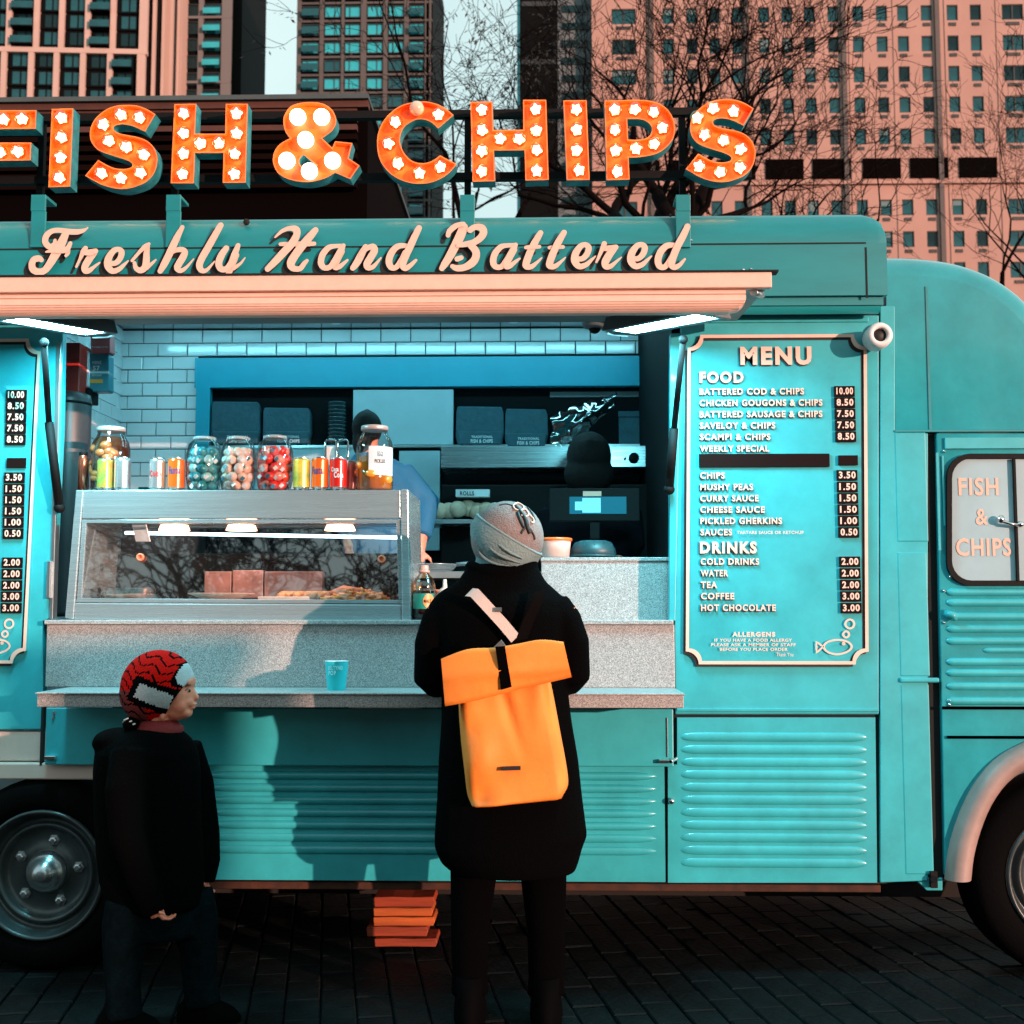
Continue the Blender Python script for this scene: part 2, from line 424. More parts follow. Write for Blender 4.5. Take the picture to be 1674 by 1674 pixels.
# -- lower right ribbed locker door
b = MB(); b.pprism([(1107, 1173), (1431, 1173), (1434, 1443), (1092, 1443), (1092, 1250), (1107, 1250)], -.004, .014)
for k in range(11): capsule_rib(b, 1111, 1418, 1205+k*20.6, -.004, 7.5, .0065, 30)
d = T(b, 'locker_door', M['teal'], .0)
b = MB(); b.lathe([(0, .020), (.008, .020), (.011, .014), (.011, 0)], P(1097, 1309, -.004), 14, 0, True, 'y'); T(b, 'lock', M['chrome'], parent=d)
# -- pillar between locker and cab
b = MB(); b.pprism([(1439, 500), (1463, 500), (1463, 708), (1517, 708), (1517, 1440), (1439, 1443)], -.004, .044); b.pprism([(1500, 1441), (1541, 1435), (1541, 1456), (1515, 1456)], .004, .04)
T(b, 'pillar', M['teal'], .003)
b = MB()
for (a0, c0, a1, c1) in ((1464, 706, 1516, 886), (1469, 902, 1518, 1106), (1476, 1118, 1523, 1430)): b.pbox(a0, c0, a1, c1, -.006, .01)
b.pbox(1472, 1108, 1536, 1116, -.014, .02)
T(b, 'pillar_panel', M['teal'], .005)
b = MB(); b.pbox(1516, 704, 1546, 1440, .02, .03); T(b, 'door_gap', M['seam'])
b = MB(); b.pbox(1522, 1425, 1533, 1452, -.02, .02); b.tube([P(1527, 1438, -.03), P(1527, 1438, 0)], .012, 10); T(b, 'jack_bracket', M['rubber'])

# -- cab: upper shell with curved roofline (profile swept across the width)
def cab_roofline(n=26):
    pp = [(1449, 411), (1500, 412), (1560, 419), (1610, 434), (1650, 455), (1690, 488), (1735, 545), (1772, 630), (1785, 704)]
    return smooth(pp, 3)
rl = cab_roofline(); prof = [P(a, c, 0) for a, c in rl]
b = MB()
rows = []
for v in prof:    # roof sheet with rounded shoulder
    cx, cz = P(1449, 704, 0).x, P(1449, 704, 0).z
    row = []
    for q in range(7):
        a = q/6*math.pi/2; ins = .10*(1-math.cos(a)); yy = .0+.10*(1-math.sin(a))
        dx, dz = (v.x-cx), (v.z-cz); L = math.hypot(dx, dz); f = (L-(.10-.10*math.cos(a)) )/L
        # a=0 outermost top (y=.10) -> side (y=0, lower)
        f = (L-.09*(1-math.cos(a)))/L
        row.append((cx+dx*f, .10-.10*math.sin(a), cz+dz*f))
    rows.append([(v.x, 1.9, v.z)]+row)
b.grid(rows, 0, True, False); b.face([(cx, 0, cz)]+[r_[-1] for r_ in rows], 0)
cab = T(b, 'cab_shell', M['teal_gloss'], fixn=True)
b = MB(); b.pbox(1516, 468, 1520, 704, -.004, .004); T(b, 'roof_seam', M['teal_dark'], parent=cab, fixn=True)
b = MB(); b.pbox(1463, 702, 1790, 706, -.010, .004); T(b, 'drip_rail', M['teal_dark'], .003, parent=cab)

# -- cab door with rounded rubber framed window
def rrect(px0, py0, px1, py1, r, Y, n=6):
    pts = []
    for cx, cy, a0 in ((px1-r, py0+r, -90), (px1-r, py1-r, 0), (px0+r, py1-r, 90), (px0+r, py0+r, 180)):
        for k in range(n+1):
            a = R(a0+90*k/n); pts.append(P(cx+r*math.cos(a), cy+r*math.sin(a), Y))
    return pts
b = MB()
door_out = [(1531, 708), (1800, 708), (1800, 1210), (1674, 1213), (1640, 1232), (1608, 1262), (1585, 1300), (1566, 1350), (1557, 1400), (1553, 1432), (1545, 1432)]
b.pprism(door_out, -.004, .034); door = T(b, 'cab_door', M['teal_gloss'], .003)
b = MB(); b.pbox(1545, 715, 1800, 733, -.014, .01)
for k, y in enumerate((968, 985, 1008, 1028, 1048, 1082, 1100, 1122, 1146)): capsule_rib(b, 1546 if k != 4 else 1546, 1820, y, -.004, 6.5, .012, 12)
capsule_rib(b, 1606, 1820, 1063, -.004, 5, .010, 12)
b.pbox(1540, 1155, 1800, 1160, -.012, .0); b.pbox(1548, 1203, 1800, 1208, -.012, .0)
b.pbox(1532, 740, 1536, 900, -.012, -.002); b.pbox(1541, 745, 1544, 860, -.009, -.002)
T(b, 'door_pressing', M['teal'], .002, parent=door)
outer = rrect(1547, 742, 1760, 957, 38, -.012); inner = rrect(1555, 750, 1752, 949, 32, -.012)
b = MB(); n = len(outer)
for y0, y1 in ((-.022, -.004),):
    for i in range(n):
        j = (i+1) % n
        o1, o2, i1, i2 = outer[i], outer[j], inner[i], inner[j]
        b.face([(o1.x, y0, o1.z), (o2.x, y0, o2.z), (i2.x, y0, i2.z), (i1.x, y0, i1.z)], 0, True)
        b.face([(o1.x, y0, o1.z), (o2.x, y0, o2.z), (o2.x, y1, o2.z), (o1.x, y1, o1.z)], 0, True)
        b.face([(i1.x, y0, i1.z), (i2.x, y0, i2.z), (i2.x, y1, i2.z), (i1.x, y1, i1.z)], 0, True)
wf = T(b, 'window_frame', M['rubber'], parent=door)
b = MB(); q = inner; b.face([(v.x, -.010, v.z) for v in q]); T(b, 'window_pane', M['cabglass'], parent=door, fixn=False)
b = MB(); b.pbox(1659, 750, 1664, 950, -.026, .012); T(b, 'window_divider', M['rubber'], .002, parent=door)
b = MB(); b.tube([P(1632, 850, -.03), P(1650, 856, -.04), P(1670, 859, -.03)], [.007, .006, .007], 8); b.ell(P(1636, 849, -.03), (.013, .013, .016)); b.ell(P(1668, 857, -.03), (.012, .012, .012)); T(b, 'window_catch', M['chrome'], parent=door)
b = MB()
M['peach'] = mat("peach_lettering", (.72, .42, .33), .5)
for s_, x0_, y0_, x1_, y1_, bo_ in (("FISH", 1567, 781, 1632, 810, .02), ("&", 1595, 832, 1615, 858, .01), ("CHIPS", 1563, 880, 1653, 909, .02), ("FISH", 1680, 781, 1745, 810, .02), ("CHIPS", 1676, 880, 1750, 909, .02)):
    b = MB(); text_px(b, s_, x0_, y0_, x1_, y1_, -.0125, 0, bo_); T(b, 'window_lettering', M['peach'], parent=door, fixn=False)
b = MB()
for (x, y) in ((1543, 966), (1543, 1018), (1552, 1145), (1552, 1152), (1543, 738), (1554, 943)): b.ell(P(x, y, -.008), (.006, .006, .006), 8, 6)
T(b, 'hinge_bolts', M['chrome'], parent=door)
b = MB(); b.tube([P(1545, 1001, -.012), P(1558, 1006, -.03), P(1562, 1012, -.02)], [.012, .014, .01], 8); T(b, 'door_handle', M['teal'], parent=door)
# -- flared front wheel arch
arch_c = [(1561, 1440), (1566, 1395), (1580, 1345), (1602, 1297), (1634, 1256), (1674, 1230), (1720, 1214), (1770, 1210), (1830, 1222), (1890, 1262)]
cs = smooth(arch_c, 3); pts = [P(a, c, -.03) for a, c in cs]
b = MB()
ctr = P(1744, 1440, -.03); rows = []
for v in pts:
    d_ = Vector((v.x-ctr.x, 0, v.z-ctr.z)); L = d_.length; d_.normalize(); row = []
    for q in range(9):
        a = q/8*math.pi; rr = .030+.010*0
        row.append(v + d_*(-.028+.045*math.cos(a)*1.0+.010) + Vector((0, -.055*math.sin(a)+.03, 0)))
    row.append(v + d_*(-.063) + Vector((0, .25, 0)))
    rows.append(row)
b.grid(rows, 0, True, False); T(b, 'wheel_arch_flare', mat('grey_pink_arch_paint', (.30, .22, .20), .5, 0, .2, 9))

def wheel(px, py, r_rim, Y, name_parent):
    """hub-down wheel: tyre, rim (> five nuts, hub cap)"""
    c = P(px, py, Y); s = scale_at(Y); rr = r_rim/s; rt = c.z-.0 if False else rr*1.42
    rt = c.z-.001
    b = MB(); prof = [(rr*.98, -.10), (rr*.99, .035), (rr*1.03, .048), (rr*1.12, .055), (rt*.90, .056), (rt*.97, .035), (rt, .01), (rt, -.12), (rt*.95, -.15), (rr, -.15)]
    b.lathe(prof, c, 48, 0, True, 'y', caps=False); ty = T(b, 'tyre', M['tyre'])
    b = MB(); prof = [(rr*1.0, .046), (rr*.985, .056), (rr*.95, .056), (rr*.93, .046), (rr*.90, .020), (rr*.86, -.004), (rr*.80, -.010), (rr*.775, .004), (rr*.76, .012), (rr*.72, .012), (rr*.69, .0), (rr*.66, -.016), (rr*.60, -.022), (rr*.36, -.022), (rr*.34, -.012), (0, -.012)]
    b.lathe(prof, c, 56, 0, True, 'y', caps=False); rim = T(b, 'rim', M['rimgrey'], parent=ty)
    b = MB(); b.lathe([(rr*.33, -.02), (rr*.32, .0), (rr*.27, .018), (rr*.22, .022), (rr*.21, .036), (rr*.14, .045), (rr*.12, .052), (rr*.05, .056), (0, .057)], c, 32, 0, True, 'y'); T(b, 'hub_cap', M['steel2'], parent=ty)
    for k in range(5):
        a = R(72*k+80); b = MB(); cc = c+Vector((math.cos(a)*rr*.49, .022, math.sin(a)*rr*.49))
        b.lathe([(.021, .0), (.021, .005), (.013, .006), (.013, .020), (.008, .022), (0, .022)], cc, 6, 0, False, 'y'); T(b, 'wheel_nut', M['steel2'], parent=ty)
    return ty
M['tyre'] = mat('tyre_rubber', (.0012, .0012, .0014), .85, bump=.2, bscale=80, spec=.06)
M['rimgrey'] = mat("grey_rim_paint", (.05, .066, .07), .36, .35, .25, 18)
wheel(75, 1426, 103, .03, truck)
wheel(1744, 1430, 103, .03, truck)

# -- underbody
b = MB(); b.box(P(-900, 1400, .1).x, P(1500, 1400, .1).x, .10, 1.8, .30, .42); b.box(-4.2, 2.4, .7, .8, .12, .3); b.box(-4.2, 2.4, 1.3, 1.4, .12, .3); T(b, 'underbody', M['underside'])
b = MB(); b.pbox(324, 1444, 1440, 1456, .02, .05); T(b, 'sill_beam', M['brown'], .003)
b = MB(); b.box(P(-900, 700, 1.75).x, P(1400, 700, 1.75).x, 1.84, 1.90, .35, 2.6); T(b, 'far_side_panel', M['teal'])

# -- header box
b = MB(); HY = -.12
zt, zb = P(700, 343, HY).z, P(700, 487, HY).z; xl = P(-900, 400, HY).x; xr = P(1450, 430, HY).x
rows = []
for x, sh in ((xl, 0), (xr-.07, 0), (xr-.03, .012), (xr-.008, .035), (xr, .075)):
    pr = [(HY, zb), (HY, P(700, 404, HY).z), (HY+.0, zt-.11-sh*.2), (HY+.012, zt-.065-sh*.4), (HY+.035, zt-.028-sh*.7), (HY+.07, zt-.008-sh), (HY+.13, zt-sh), (HY+.6, zt+.02-sh), (1.0, zt+.10-sh), (1.9, zt-.02-sh)]
    rows.append([(x, y, z) for y, z in pr])
b.grid(rows, 0, True, False)
b.face([(xr, HY, zb), (xr, 1.9, zb)]+[(xr, y, z) for (_, y, z) in rows[-1][::-1][:-1]], 0)
b.face([(xl, HY, zb), (xr, HY, zb), (xr, .02, zb), (xl, .02, zb)], 0)
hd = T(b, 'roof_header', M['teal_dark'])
b = MB(); b.pbox(-900, 404.5, 1416, 407, HY-.0015, .003); b.pbox(1415, 404, 1418, 487, HY-.0015, .003); T(b, 'panel_joint', M['seam'], parent=hd)
for x, y, r in ((403, 363, .012), (1096, 352, .006)):
    b = MB(); b.ell(P(x, y, HY+.01), (r, r, r), 10, 6); T(b, 'drain_hole', M['seam'], parent=hd)
b = MB()
for x, y in ((1130, 393), (51, 402), (1215, 441), (1228, 440), (276, 398)): b.ell(P(x, y, HY-.002), (.005, .005, .005), 8, 6)
T(b, 'rivet_head', M['chrome'], parent=hd)
# tube gutter under header
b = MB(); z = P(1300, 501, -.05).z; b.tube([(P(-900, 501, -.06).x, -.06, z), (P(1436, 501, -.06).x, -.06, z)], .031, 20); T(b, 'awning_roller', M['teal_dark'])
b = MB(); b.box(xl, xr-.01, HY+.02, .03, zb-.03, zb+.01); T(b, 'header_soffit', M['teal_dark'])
# straps holding the sign
for x in (62, 283, 764, 1117):
    b = MB(); b.pbox(x-12, 345, x+12, 404, HY-.012, .010)
    zt2 = P(x, 318, HY-.012).z; xa, xb_ = P(x-12, 340, HY-.012).x, P(x+12, 340, HY-.012).x
    b.box(xa, xb_, HY-.012, HY-.002, P(x, 345, HY-.012).z, zt2)
    b.box(xa, xb_, HY-.002, HY+.09, zt2-.012, zt2)
    T(b, 'sign_strap', M['teal_dark'], .002, parent=hd)

# -- script lettering (traced strokes in enlarged-photo units)
LT = []
def st(ox, pts, dx=0): LT.append([(ox+(a+dx)/8.37, 360+c/8.37, h/8.37) for a, c, h in smooth(pts, 5)])
o1 = 30
st(o1, [(505, 275, 22), (495, 340, 40), (430, 365, 42), (372, 300, 44), (390, 215, 44), (460, 155, 38), (560, 140, 35), (700, 160, 40), (820, 163, 38), (900, 142, 26), (958, 106, 7)])
st(o1, [(655, 190, 50), (610, 290, 62), (555, 400, 70), (500, 500, 62), (440, 600, 55), (370, 690, 50), (290, 712, 48), (215, 682, 50), (195, 610, 48), (225, 545, 46), (290, 530, 45), (325, 550, 34)])
st(o1, [(390, 440, 14), (470, 425, 30), (600, 420, 45), (680, 400, 40), (725, 325, 28)]); st(o1, [(685, 400, 30), (680, 450, 32), (658, 490, 22)])
st(o1, [(800, 640, 18), (850, 540, 22), (895, 440, 38), (928, 390, 34)]); st(o1, [(900, 450, 35), (990, 450, 45), (1068, 432, 38)]); st(o1, [(1040, 450, 45), (970, 540, 52), (915, 640, 50), (925, 695, 44), (980, 690, 36), (1050, 635, 22), (1118, 585, 12)])
E = [(1255, 595, 36), (1335, 592, 38), (1400, 525, 42), (1420, 440, 42), (1372, 403, 36), (1305, 430, 42), (1240, 530, 50), (1232, 630, 50), (1292, 700, 42), (1380, 680, 36), (1450, 620, 24), (1512, 562, 10)]
st(o1, E)
o2 = 220
st(o2, [(-25, 560, 22), (75, 445, 26), (150, 370, 32), (205, 335, 24)]); st(o2, [(188, 350, 26), (168, 440, 42), (165, 540, 48), (150, 640, 50), (90, 690, 44), (25, 660, 34), (5, 590, 26)]); st(o2, [(170, 655, 35), (240, 600, 24), (298, 550, 12)])
st(o2, [(662, 102, 30), (600, 220, 45), (540, 350, 52), (480, 480, 52), (420, 600, 50), (362, 705, 38)]); st(o2, [(480, 460, 30), (560, 415, 35), (650, 405, 38), (690, 440, 45), (665, 510, 50), (610, 600, 50), (590, 660, 46), (640, 695, 34), (720, 640, 22), (812, 535, 9)])
st(o2, [(1182, 75, 42), (1100, 220, 48), (1010, 380, 50), (930, 520, 50), (893, 620, 48), (920, 688, 40), (990, 690, 28), (1100, 570, 10)])
st(o2, [(1262, 390, 40), (1200, 480, 50), (1160, 590, 50), (1185, 670, 45), (1260, 675, 42), (1330, 590, 42), (1375, 480, 46), (1425, 355, 34)]); st(o2, [(1390, 480, 45), (1350, 570, 50), (1310, 680, 45), (1260, 800, 38), (1170, 890, 30), (1080, 880, 24)]); st(o2, [(1360, 665, 28), (1450, 600, 20), (1518, 520, 8)])
o3 = 420
st(o3, [(255, 240, 13), (350, 158, 26), (450, 120, 32), (540, 135, 50), (550, 210, 50), (490, 320, 55), (380, 440, 55), (270, 560, 52), (155, 675, 42)]); st(o3, [(325, 330, 26), (500, 328, 35), (700, 328, 35), (788, 325, 28)])
st(o3, [(805, 140, 42), (720, 240, 55), (620, 360, 58), (530, 480, 58), (470, 590, 58), (495, 660, 45), (590, 670, 38), (650, 600, 34), (690, 560, 24)])
A = [(1180, 362, 34), (1080, 362, 30), (985, 385, 40), (905, 480, 45), (882, 590, 45), (920, 655, 40), (1000, 650, 38), (1080, 550, 45), (1150, 430, 45), (1190, 355, 30)]
st(o3, A); st(o3, [(1160, 430, 45), (1095, 550, 50), (1070, 640, 45), (1130, 640, 36), (1200, 585, 24), (1242, 550, 16)])
st(o3, [(1490, 368, 38), (1430, 480, 50), (1370, 590, 50), (1318, 660, 40)]); st(o3, [(1420, 490, 28), (1500, 400, 35), (1590, 368, 42), (1612, 425, 50), (1560, 520, 52), (1510, 610, 50), (1530, 660, 40), (1600, 640, 30), (1700, 525, 12)])
o4 = 600
D = [(530, 350, 32), (425, 360, 42), (345, 435, 48), (302, 550, 48), (325, 640, 44), (395, 650, 38), (470, 560, 42), (525, 450, 42)]
st(o4, D); st(o4, [(712, 112, 42), (650, 240, 48), (590, 370, 50), (530, 500, 50), (490, 610, 50), (530, 665, 40), (600, 620, 32), (672, 555, 20)])
st(o4, [(1110, 215, 32), (1130, 160, 38), (1190, 105, 40), (1245, 75, 36), (1320, 62, 34)]); st(o4, [(1320, 100, 62), (1270, 230, 66), (1200, 370, 62), (1130, 500, 58), (1060, 610, 50), (1025, 665, 38)])
st(o4, [(1410, 140, 42), (1480, 100, 42), (1570, 110, 50), (1595, 175, 52), (1550, 250, 50), (1460, 310, 45), (1350, 335, 40), (1250, 350, 32)]); st(o4, [(1420, 350, 46), (1488, 430, 52), (1488, 520, 54), (1430, 600, 56), (1330, 655, 48), (1230, 665, 44), (1170, 640, 32)]); st(o4, [(1290, 515, 34), (1235, 535, 38)])
o5 = 780
A2 = [(a-662, c-12, h) for a, c, h in A]; st(o5, A2); st(o5, [(505, 410, 45), (425, 550, 50), (400, 635, 44), (450, 635, 36), (520, 580, 26), (582, 535, 15)])
for dx in (0, 322):
    st(o5, [(868, 175, 38), (800, 290, 48), (730, 430, 50), (680, 560, 50), (670, 630, 46), (740, 640, 36), (820, 580, 22), (885, 520, 10)], dx); st(o5, [(668, 378, 26), (760, 370, 30), (852, 370, 26)], dx)
E2 = [(a+105, c-62, h) for a, c, h in E]; st(o5, E2)
o6 = 960
st(o6, [(125, 580, 16), (180, 460, 26), (232, 330, 36)]); st(o6, [(225, 385, 36), (310, 390, 45), (392, 372, 36)]); st(o6, [(370, 390, 44), (300, 480, 52), (245, 580, 52), (255, 642, 40), (320, 635, 34), (400, 570, 20), (465, 515, 9)])
st(o6, [(a-635, c-62, h) for a, c, h in E]); st(o6, [(a+665, c-8, h) for a, c, h in D]); st(o6, [(1370, 90, 42), (1310, 220, 48), (1240, 350, 50), (1185, 480, 50), (1150, 600, 50), (1190, 650, 40), (1260, 620, 30), (1332, 540, 16)])
fr = MB(); shd = MB(); s_ = scale_at(HY-.02)
for k, s in enumerate(LT):
    yo = -.0022*(k % 3)
    w1 = [(P(a, c, HY-.014).x, P(a, c, HY-.014).z, h/s_) for a, c, h in s]; ribbon(fr, w1, HY-.0165+yo)
    w2 = [(P(a-9, c+9, HY-.004).x, P(a-9, c+9, HY-.004).z, h/s_) for a, c, h in s]; ribbon(shd, w2, HY-.0022+yo*.15, rise=.0004)
T(shd, 'lettering_shadow', M['black'], parent=hd, fixn=False)
T(fr, 'lettering', M['cream'], parent=hd, fixn=False)

# -- canopy hatch (raised), its struts and strip lamps
CZ = -.72
b = MB()
za, zb2 = P(600, 449, CZ).z, P(600, 474, CZ).z
xL, xR = P(-700, 460, CZ).x, P(1262, 460, CZ).x
b.box(xL, xR, CZ, CZ+.03, zb2, za); T(b, 'hatch_edge', M['cream'], .003, label='cream front edge of the raised hatch')
b = MB()
xR2 = P(1219, 495, CZ+.02).x; zc, zd = P(600, 477, CZ+.02).z, P(600, 512, CZ+.02).z; H = zc-zd
prof = [(0, 0), (-.006, .10), (-.006, .22), (.0, .24), (.0, .26), (-.006, .28), (-.008, .55), (-.004, .57), (-.008, .59), (-.007, .66), (-.003, .68), (-.006, .70), (-.004, .77), (0, .79), (-.002, .81), (.002, .88), (.007, .90), (.006, .92), (.016, 1.0), (.05, 1.0), (.05, 0)]
rows = []
for x, ins in ((xL, 0), (xR2-.05, 0), (xR2-.02, .12), (xR2-.005, .32), (xR2, .55)):
    rows.append([(x, CZ+.02+dy, zc-H*min(t, 1-ins*.9 if t > .5 else 1)) for dy, t in prof])
b.grid(rows, 0, False, True, True, True); T(b, 'hatch_fascia', M['cream'], label='cream ribbed lower fascia of the hatch')
hz = P(600, 447, -.1).z-.16
b = MB(); b.face([(xL, CZ-.004, za+.004), (xR+.018, CZ-.004, za+.004), (xR+.018, HY-.03, hz+.25), (xL, HY-.03, hz+.25)]) if False else None
b.box(xL, xR+.02, CZ-.004, CZ+.04, za, za+.006); T(b, 'hatch_gasket', M['seam'])
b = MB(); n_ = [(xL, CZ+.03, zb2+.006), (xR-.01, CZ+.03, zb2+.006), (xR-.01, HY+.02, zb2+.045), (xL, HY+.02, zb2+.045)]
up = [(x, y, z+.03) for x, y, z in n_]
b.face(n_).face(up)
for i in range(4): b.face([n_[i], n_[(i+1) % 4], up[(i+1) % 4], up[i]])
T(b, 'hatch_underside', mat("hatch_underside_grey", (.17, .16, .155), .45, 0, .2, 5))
b = MB(); b.tube([P(1232, 478, CZ+.03), P(1245, 482, CZ+.10)], .012, 8); T(b, 'hatch_hook', M['steel2'])

def strut(p0, pm, p1, nm='hatch_strut'):
    b = MB(); b.tube([p0, pm], .016, 12); b.tube([pm, p1], .011, 12); b.ell(p0, (.02, .02, .02)); b.ell(p1, (.016, .016, .016)); T(b, nm, M['rubber'])
strut(P(97, 830, -.03), P(80, 690, -.10), P(72, 560, -.34))
strut(P(1094, 800, -.03), P(1102, 700, -.10), P(1117, 555, -.30))

def strip_lamp(name, a, c, wd, label):
    """open strip lamp running from a (far) to c (near): housing, reflector end, emitting lens"""
    a = Vector(a); c = Vector(c); d_ = (c-a).normalized(); side = d_.cross(Vector((0, 0, 1))).normalized()*wd; u = Vector((0, 0, .05))
    t = thing(name, label, 'lamp', a, 0, 'strip lamps under the hatch')
    b = MB()
    lo = [a-side, a+side, c+side, c-side]; hi = [q+u for q in (a-side*.75, a+side*.75, c+side*.75, c-side*.75)]
    for i in range(4): b.face([lo[i], lo[(i+1) % 4], hi[(i+1) % 4], hi[i]])
    b.face(hi)
    # rim around the lens
    inn = [a-side*.66+d_*.03, a+side*.66+d_*.03, c+side*.66-d_*.03, c-side*.66-d_*.03]
    for i in range(4): b.face([lo[i], lo[(i+1) % 4], inn[(i+1) % 4], inn[i]])
    b.build('housing', M['grey'], t, 0)
    b = MB(); b.face([q+Vector((0, 0, .003)) for q in inn]); b.build('lens', M['led'], t, fixn=False)
    b = MB(); b.tube([a-d_*.01+side*.6, a-d_*.035, a-d_*.01-side*.6], .006, 8); b.build('end_clip', M['white'], t)
    return t
la = P(1012, 545, -.16); lc = P(1166, 516, -.58)
strip_lamp('strip_lamp', la, lc, .075, 'slanting lit strip lamp under the right end of the hatch')
la2 = P(165, 548, -.16); lc2 = P(8, 521, -.58)
strip_lamp('strip_lamp', la2, lc2, .075, 'slanting lit strip lamp under the left end of the hatch')
for nm, p0, p1 in (('left', la2, lc2), ('right', la, lc)):
    b = MB(); m_ = (Vector(p0)+Vector(p1))/2; b.box(m_.x-.02, m_.x+.02, m_.y-.03, m_.y+.03, m_.z+.05, zb2+.04); T(b, 'lamp_bracket', M['grey'])

# -- granite serving counter: back upstand, ledge, shelf
b = MB(); b.pbox(75, 1021, 1103, 1124, -.03, .06); b.pbox(72, 1013.5, 1101, 1021, -.045, .3)
ct = T(b, 'granite_counter', M['granite'], .003)
SY = -.33
b = MB(); zs = P(600, 1133, SY).z; b.box(P(57, 1140, SY).x, P(1120, 1140, SY).x, SY, -.03, zs-.006, zs); b.box(P(59, 1140, SY).x, P(1118, 1140, SY).x, SY+.008, -.032, zs-.048, zs-.0062)
T(b, 'serving_shelf', M['granite'], .002)
b = MB(); b.pbox(885, 912, 1097, 1018, .10, .25); b.pbox(884, 911, 1099, 917, .094, .26); T(b, 'granite_upstand', M['granite'], .002)
# opening trim at left & right edge
b = MB(); b.pprism([(1096, 545), (1113, 545), (1104, 1015), (1094, 1015)], -.004, .05); T(b, 'opening_trim', M['teal'], .002)
b = MB(); b.pprism([(92, 560), (100, 560), (86, 1012), (80, 1012)], -.006, .04); T(b, 'opening_trim', M['steel2'], .002)
b = MB(); b.pbox(76, 917, 82, 978, -.02, .02); T(b, 'hatch_catch', M['steel2'], .002)

# -- folding lower flap and ribbed panel beneath
b = MB(); b.pbox(74, 1158, 1101, 1252, -.05, .012); 
fl = T(b, 'lower_flap', M['teal'], .004)
b = MB(); b.pbox(66, 1156, 70, 1252, -.02, .02); T(b, 'flap_edge', M['seam'])
b = MB(); b.pbox(72, 1236, 90, 1242, -.066, .016); T(b, 'flap_latch', M['chrome'], .002, parent=fl)
for q_ in ((86, 1163, 90, 1168), (85, 1172, 88, 1176)):
    b = MB(); b.pbox(*q_, -.054, .004); T(b, 'rivet', M['chrome'], parent=fl)
b = MB(); b.pbox(1077, 1242, 1100, 1248, -.07, .02); b.tube([P(1096, 1245, -.075), P(1106, 1240, -.03)], .007, 8); b.pbox(1090, 1173, 1092, 1238, -.055, .004); T(b, 'flap_latch', M['chrome'], .002, parent=fl)
b = MB(); b.pbox(331, 1250, 1087, 1440, .0, .03)
for k in range(7):
    capsule_rib(b, 338, 1074, 1268+k*20.3, .0, 7, .016 if k < 5 else .010, 46)
b.pbox(338, 1393, 1074, 1394.5, -.003, .004)
T(b, 'ribbed_panel', M['teal'])

